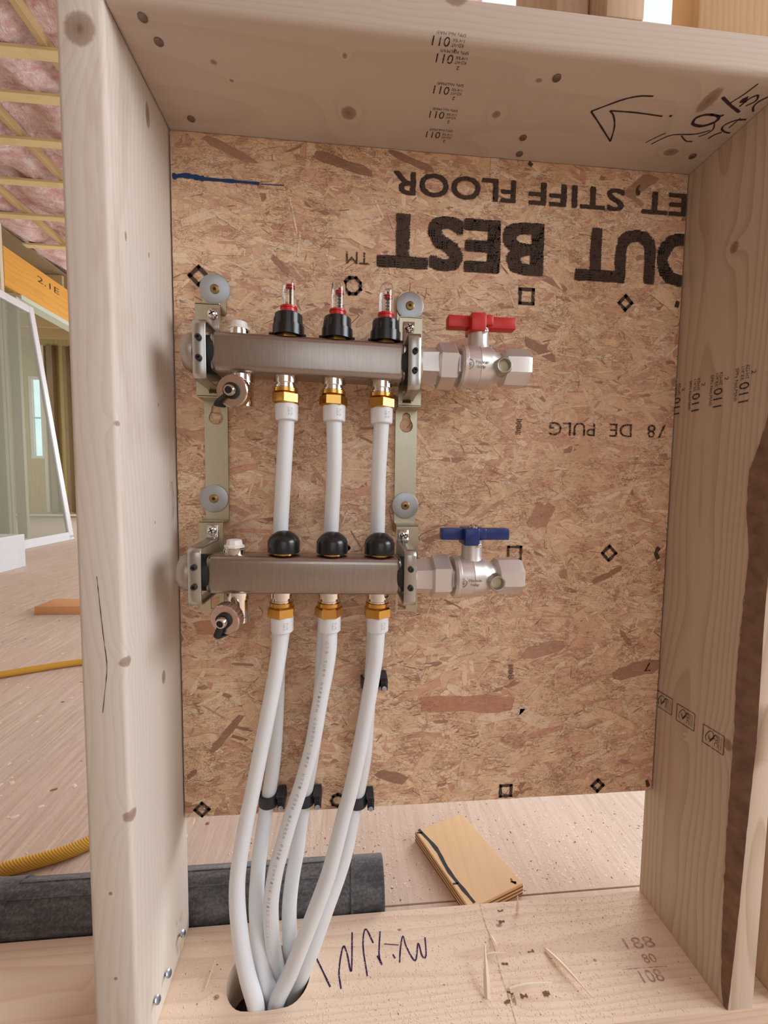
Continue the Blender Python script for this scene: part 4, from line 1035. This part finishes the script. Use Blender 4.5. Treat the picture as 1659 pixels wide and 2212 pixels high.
B3 = [(819, 1000, 78), (817, 1050, 84), (816, 1130, 91), (812, 1240, 92), (808, 1340, 100), (804, 1430, 113), (799, 1480, 117), (795, 1540, 117), (788, 1633, 117), (777, 1696, 117), (766, 1747, 115), (748, 1836, 104), (732, 1890, 96), (706, 1961, 84), (676, 2045, 74), (650, 2109, 72), (636, 2138, 75)]
pipe(B1, U1, UC_, zU, 'left white pipe from the upper manifold, passing behind the lower bar', '')
pipe(B2, U2, UC_, zU+.3, 'middle white pipe from the upper manifold, passing behind the lower bar', '')
pipe(B3, U3, UC_, zU-.7, 'right white pipe from the upper manifold, passing behind the lower bar', '')
pipe(F1, -183.2, LC_, zL+.6, 'left white pipe from the lower manifold, bowing outermost to the left', '')
pipe(F2, -131.6, LC_, zL, 'middle white pipe from the lower manifold with a line of small print', '', 'CTS SDR9 NSF-RFH COMFORT SITE NTTI F230 876254 P321 CUMT-US 02157 CS CSA B137')
pipe(F3, -78.3, LC_, zL-1, 'right white pipe from the lower manifold, crossing in front at the hole', '')

# pipe clips: hook round the pipe, nail block at its right
def clip(px, py, label, first=None):
    q_ = at(px, py, 117.0)
    if first is not None: return dup(first, q_, label)
    t = thing('pipe_clip', label, 'clip', (0, 0, 0), 'black pipe clips on the strand board')
    bm = bmesh.new(); f3 = lambda a, b, h: (a, b, h)
    outer = [(13*math.cos(a), 13*math.sin(a)) for a in [PI*.95+(-PI*1.0-.4*0)*0+(PI*1.05)*i/16 for i in range(17)]]
    out = [(-12.5, 4)]+[(12.5*math.cos(a), 12.5*math.sin(a)) for a in [PI+PI*i/16 for i in range(17)]]+[(12.5, -12.4), (21, -12.4), (21, -8), (21, 8.5), (10.5, 8.5), (9.6, 0)]+[(9.6*math.cos(a), 9.6*math.sin(a)) for a in [-PI*i/16 for i in range(1, 17)]]+[(-9.6, 4)]
    plate(bm, out, [], f3, -8.5, 5)
    for z0 in (-1.5,): box(bm, 11, 20.6, -12.2, 8, 4.5, 8.5, .8, 1)
    for q2 in range(9):
        a = PI+PI*(q2+.5)/9; box(bm, 10.4*math.cos(a)-.6, 10.4*math.cos(a)+.6, 10.4*math.sin(a)-.6, 10.4*math.sin(a)+.6, 3.5, 5.2)
    obj('hook', bm, CLIPM, t, smooth=30)
    bm = bmesh.new()
    for z_ in (4.0, -1.6): box(bm, 12.5, 18.5, -12.95, -12.55, z_-1.6, z_+2.2)
    obj('recess_shade', bm, RSHADE, t, smooth=0)  # thin dark tiles on the block, shade of its hollows put in colour
    bm = bmesh.new(); lathe(bm, [(-22, 1.2), (0, 1.2), (0, 3.2), (1.2, 3.2), (1.6, 2.4)], (16.5, -13.2, -5.6), (0, -1, 0), 18); obj('nail', bm, GALV, t)
    t.location = q_*S; return t
c0 = clip(581, 1720, 'black pipe clip nearest the left stud, low on the strand board')
clip(659, 1718, 'black pipe clip in the middle of the lower row', c0)
clip(772, 1722, 'black pipe clip at the right end of the lower row', c0)
clip(800, 1468, 'single black pipe clip higher up behind the right white pipe', c0)

# ------------------------------------------------------------------ plywood scrap, splinters, sawdust
ZT = ZF+19
A_, B_, C_ = onz(897, 1795, ZT), onz(998, 1757, ZT), onz(1130, 1908, ZT); D_ = A_+C_-B_
t = thing('plywood_scrap', 'loose plywood scrap with a black painted edge on the subfloor', 'plywood', ((A_+C_)/2)[:2]+(ZF,))
bm = bmesh.new(); hexa(bm, [Vector((p_.x, p_.y, z_)) for p_ in (A_, D_, B_, C_) for z_ in (ZF+.3, ZT)], .8, 1)
PLYT = wood('plywood_face', (232, 198, 154), (214, 172, 126), 'Y', (.1, .15), .02, 17, contrast=.2, blotch=.4)
obj('face_board', bm, PLYT, t, smooth=30)
bm = bmesh.new()
for i, z_ in enumerate((3, 8.5, 14)):
    for P_, Q_ in ((A_, D_), (D_, C_)):
        n_ = Vector((Q_.y-P_.y, -(Q_.x-P_.x), 0)).normalized()
        if n_.dot(CAM_P-P_) < 0: n_ = -n_
        hexa(bm, [Vector((p_.x, p_.y, 0))+n_*o_+Vector((0, 0, ZF+z_+h_)) for p_ in (P_, Q_) for o_ in (-.5, .15) for h_ in (-1.1, 1.1)])
obj('ply_layers', bm, plain('ply_dark_layer', (120, 88, 58), .8), t, smooth=0)
bm = bmesh.new(); dA = (D_-A_); dn = Vector((dA.y, -dA.x, 0)).normalized(); 
if dn.dot(B_-A_) < 0: dn = -dn
up = Vector((0, 0, .25))
stroke(bm, [A_+dn*7+up, A_+dA*.3+dn*13+up, A_+dA*.6+dn*8+up, A_+dA*.97+dn*12+up], (0, 0, 1), 6, .5)
stroke(bm, [A_+dA*.03+dn*1+up, A_+dA*.06+dn*9+up], (0, 0, 1), 3, .5); stroke(bm, [A_+dA*.72+dn*1+up, A_+dA*.74+dn*9+up], (0, 0, 1), 3, .5)
obj('black_paint', bm, inkmat('black_paint', (66, 66, 68), .36, 500), t, smooth=0, recalc=False)
bm = bmesh.new(); q_ = onz(1107, 1905, ZT)
for i in range(4): stroke(bm, [q_+Vector((R_.uniform(-6, 6), R_.uniform(-6, 6), .3)), q_+Vector((R_.uniform(-6, 6), R_.uniform(-6, 6), .3))], (0, 0, 1), 3, .5)
obj('red_mark', bm, plain('red_brown_mark', (140, 70, 60), .7), t, smooth=0, recalc=False)

SPL = plain('fresh_splinter', (236, 216, 190), .8, 0, .1, 30)
def splinter(p, d, L_, w_, label):
    d = Vector(d).normalized(); up_ = Vector((0, 0, 1)); s_ = d.cross(up_).normalized(); n_ = s_.cross(d)
    bm = bmesh.new(); P = Vector(p); R2 = []
    for i in range(6):
        u = i/5; ww = w_*(.5+.5*math.sin(PI*min(1, u*1.1+.15)))*(1-.5*u); c_ = P+d*L_*u+n_*(.04*L_*math.sin(PI*u))
        R2.append([bm.verts.new(c_+s_*ww/2), bm.verts.new(c_+n_*ww*.25), bm.verts.new(c_-s_*ww/2), bm.verts.new(c_-n_*ww*.12)])
    for A, B in zip(R2, R2[1:]):
        for j in range(4): bm.faces.new((A[j], A[(j+1)%4], B[(j+1)%4], B[j]))
    bm.faces.new(R2[0]); bm.faces.new(R2[-1])
    tag(obj('wood_splinter', bm, SPL, loc=P, smooth=30), label, 'splinter', 'splinters on the bottom plate')
splinter(C8(660, 772)+Vector((0, 0, 1.2)), C8(820, 948)-C8(660, 772)+Vector((0, 0, 3)), 62, 7, 'long bright splinter lying right of the torn wood on the plate')
splinter(C8(400, 1000)+Vector((0, 0, 1.5)), Vector((.2, .8, .35)), 46, 9, 'upright torn splinter beside the pencil line on the plate')
splinter(C8(535, 600)+Vector((0, 0, .5)), Vector((0, .05, 1)), 22, 6, 'short splinter standing at the back edge of the plate')
splinter(C8(500, 958)+Vector((0, 0, 1.5)), C8(690, 938)-C8(500, 958)+Vector((0, 0, 4)), 52, 8, 'flat torn splinter across the knot hole near the front of the plate')
splinter(C8(415, 712)+Vector((0, 0, 1)), Vector((.1, -.8, .2)), 18, 5, 'small pale splinter on the pencil line of the plate')
splinter(C8(395, 800)+Vector((0, 0, 1)), Vector((1, -.1, .15)), 26, 6, 'small pale splinter above the upright torn splinter')
splinter(C6(340, 915)+Vector((0, 0, 1)), Vector((.15, 1, .1)), 26, 3, 'thin pale splinter left of the pipe hole')
splinter(onx(390, 1990, -314), Vector((.25, -.2, 1)), 18, 4, 'thin splinter at the foot of the left stud')
splinter(onx(392, 2050, -314), Vector((.2, -.2, 1)), 24, 6, 'dark-based splinter curling off the foot of the left stud')
TORN = plain('torn_dark_wood', (120, 86, 62), .9)
for px, py, w_ in ((505, 962, 3), (565, 980, 4), (665, 968, 3.4), (490, 1005, 2.4), (480, 835, 2.4), (595, 780, 2), (465, 645, 3.2), (460, 598, 1.6)):
    bm = bmesh.new(); q_ = C8(px, py); stroke(bm, [q_+Vector((-4, R_.uniform(-1, 1), .1)), q_+Vector((0, 0, .1)), q_+Vector((4, R_.uniform(0, 2), .1))], (0, 0, 1), w_, 1.2)
    obj('torn_hole', bm, TORN, SP, smooth=0, recalc=False)
# sawdust
def dust(n, region, z, smin, smax, seed, pale=9):
    bm = bmesh.new(); r = random.Random(seed)
    for i in range(n):
        x, y = region(r)
        a, L_, w_ = r.uniform(0, PI), r.uniform(smin, smax), r.uniform(smin*.4, smax*.5); h = r.uniform(.08, .5)*min(1.5, smin)
        u = Vector((math.cos(a), math.sin(a), r.uniform(-.05, .05)))*L_/2; v = Vector((-math.sin(a), math.cos(a), 0))*w_/2; c_ = Vector((x, y, z+.12))
        vs = [bm.verts.new(c_+p_) for p_ in (u+v, u-v, -u-v, -u+v)]; tp = bm.verts.new(c_+Vector((0, 0, h+.2)))
        for j in range(4):
            f = bm.faces.new((vs[j], vs[(j+1)%4], tp)); f.material_index = 0 if i % pale else 1
    return bm
DM = [plain('sawdust_pale', (244, 226, 204), .9), plain('sawdust_brown', (150, 108, 78), .9)]
tag(obj('sawdust', dust(2600, lambda r: (r.uniform(-310, 480), r.choice((r.uniform(186, 330), r.uniform(186, 520)))), ZF, 1.2, 4.5, 3), DM, smooth=0), 'scattered pale sawdust and chips on the subfloor behind the plate', 'sawdust', kind='stuff')
def onplate(r):
    while True:
        x, y = r.uniform(-310, 312), r.uniform(2, 138)
        if not (-256 < x < -150 and 40 < y < 112): return x, y
tag(obj('sawdust', dust(5500, onplate, ZS, .7, 2.1, 4, 60), DM, smooth=0), 'fine sawdust sprinkled over the top of the bottom plate', 'sawdust', kind='stuff')
tag(obj('sawdust', dust(900, lambda r: (r.uniform(-2400, -340), r.uniform(240, 2600)), ZF, 3, 16, 5), DM, smooth=0), 'dark and pale chips scattered over the open subfloor at left', 'sawdust', kind='stuff')
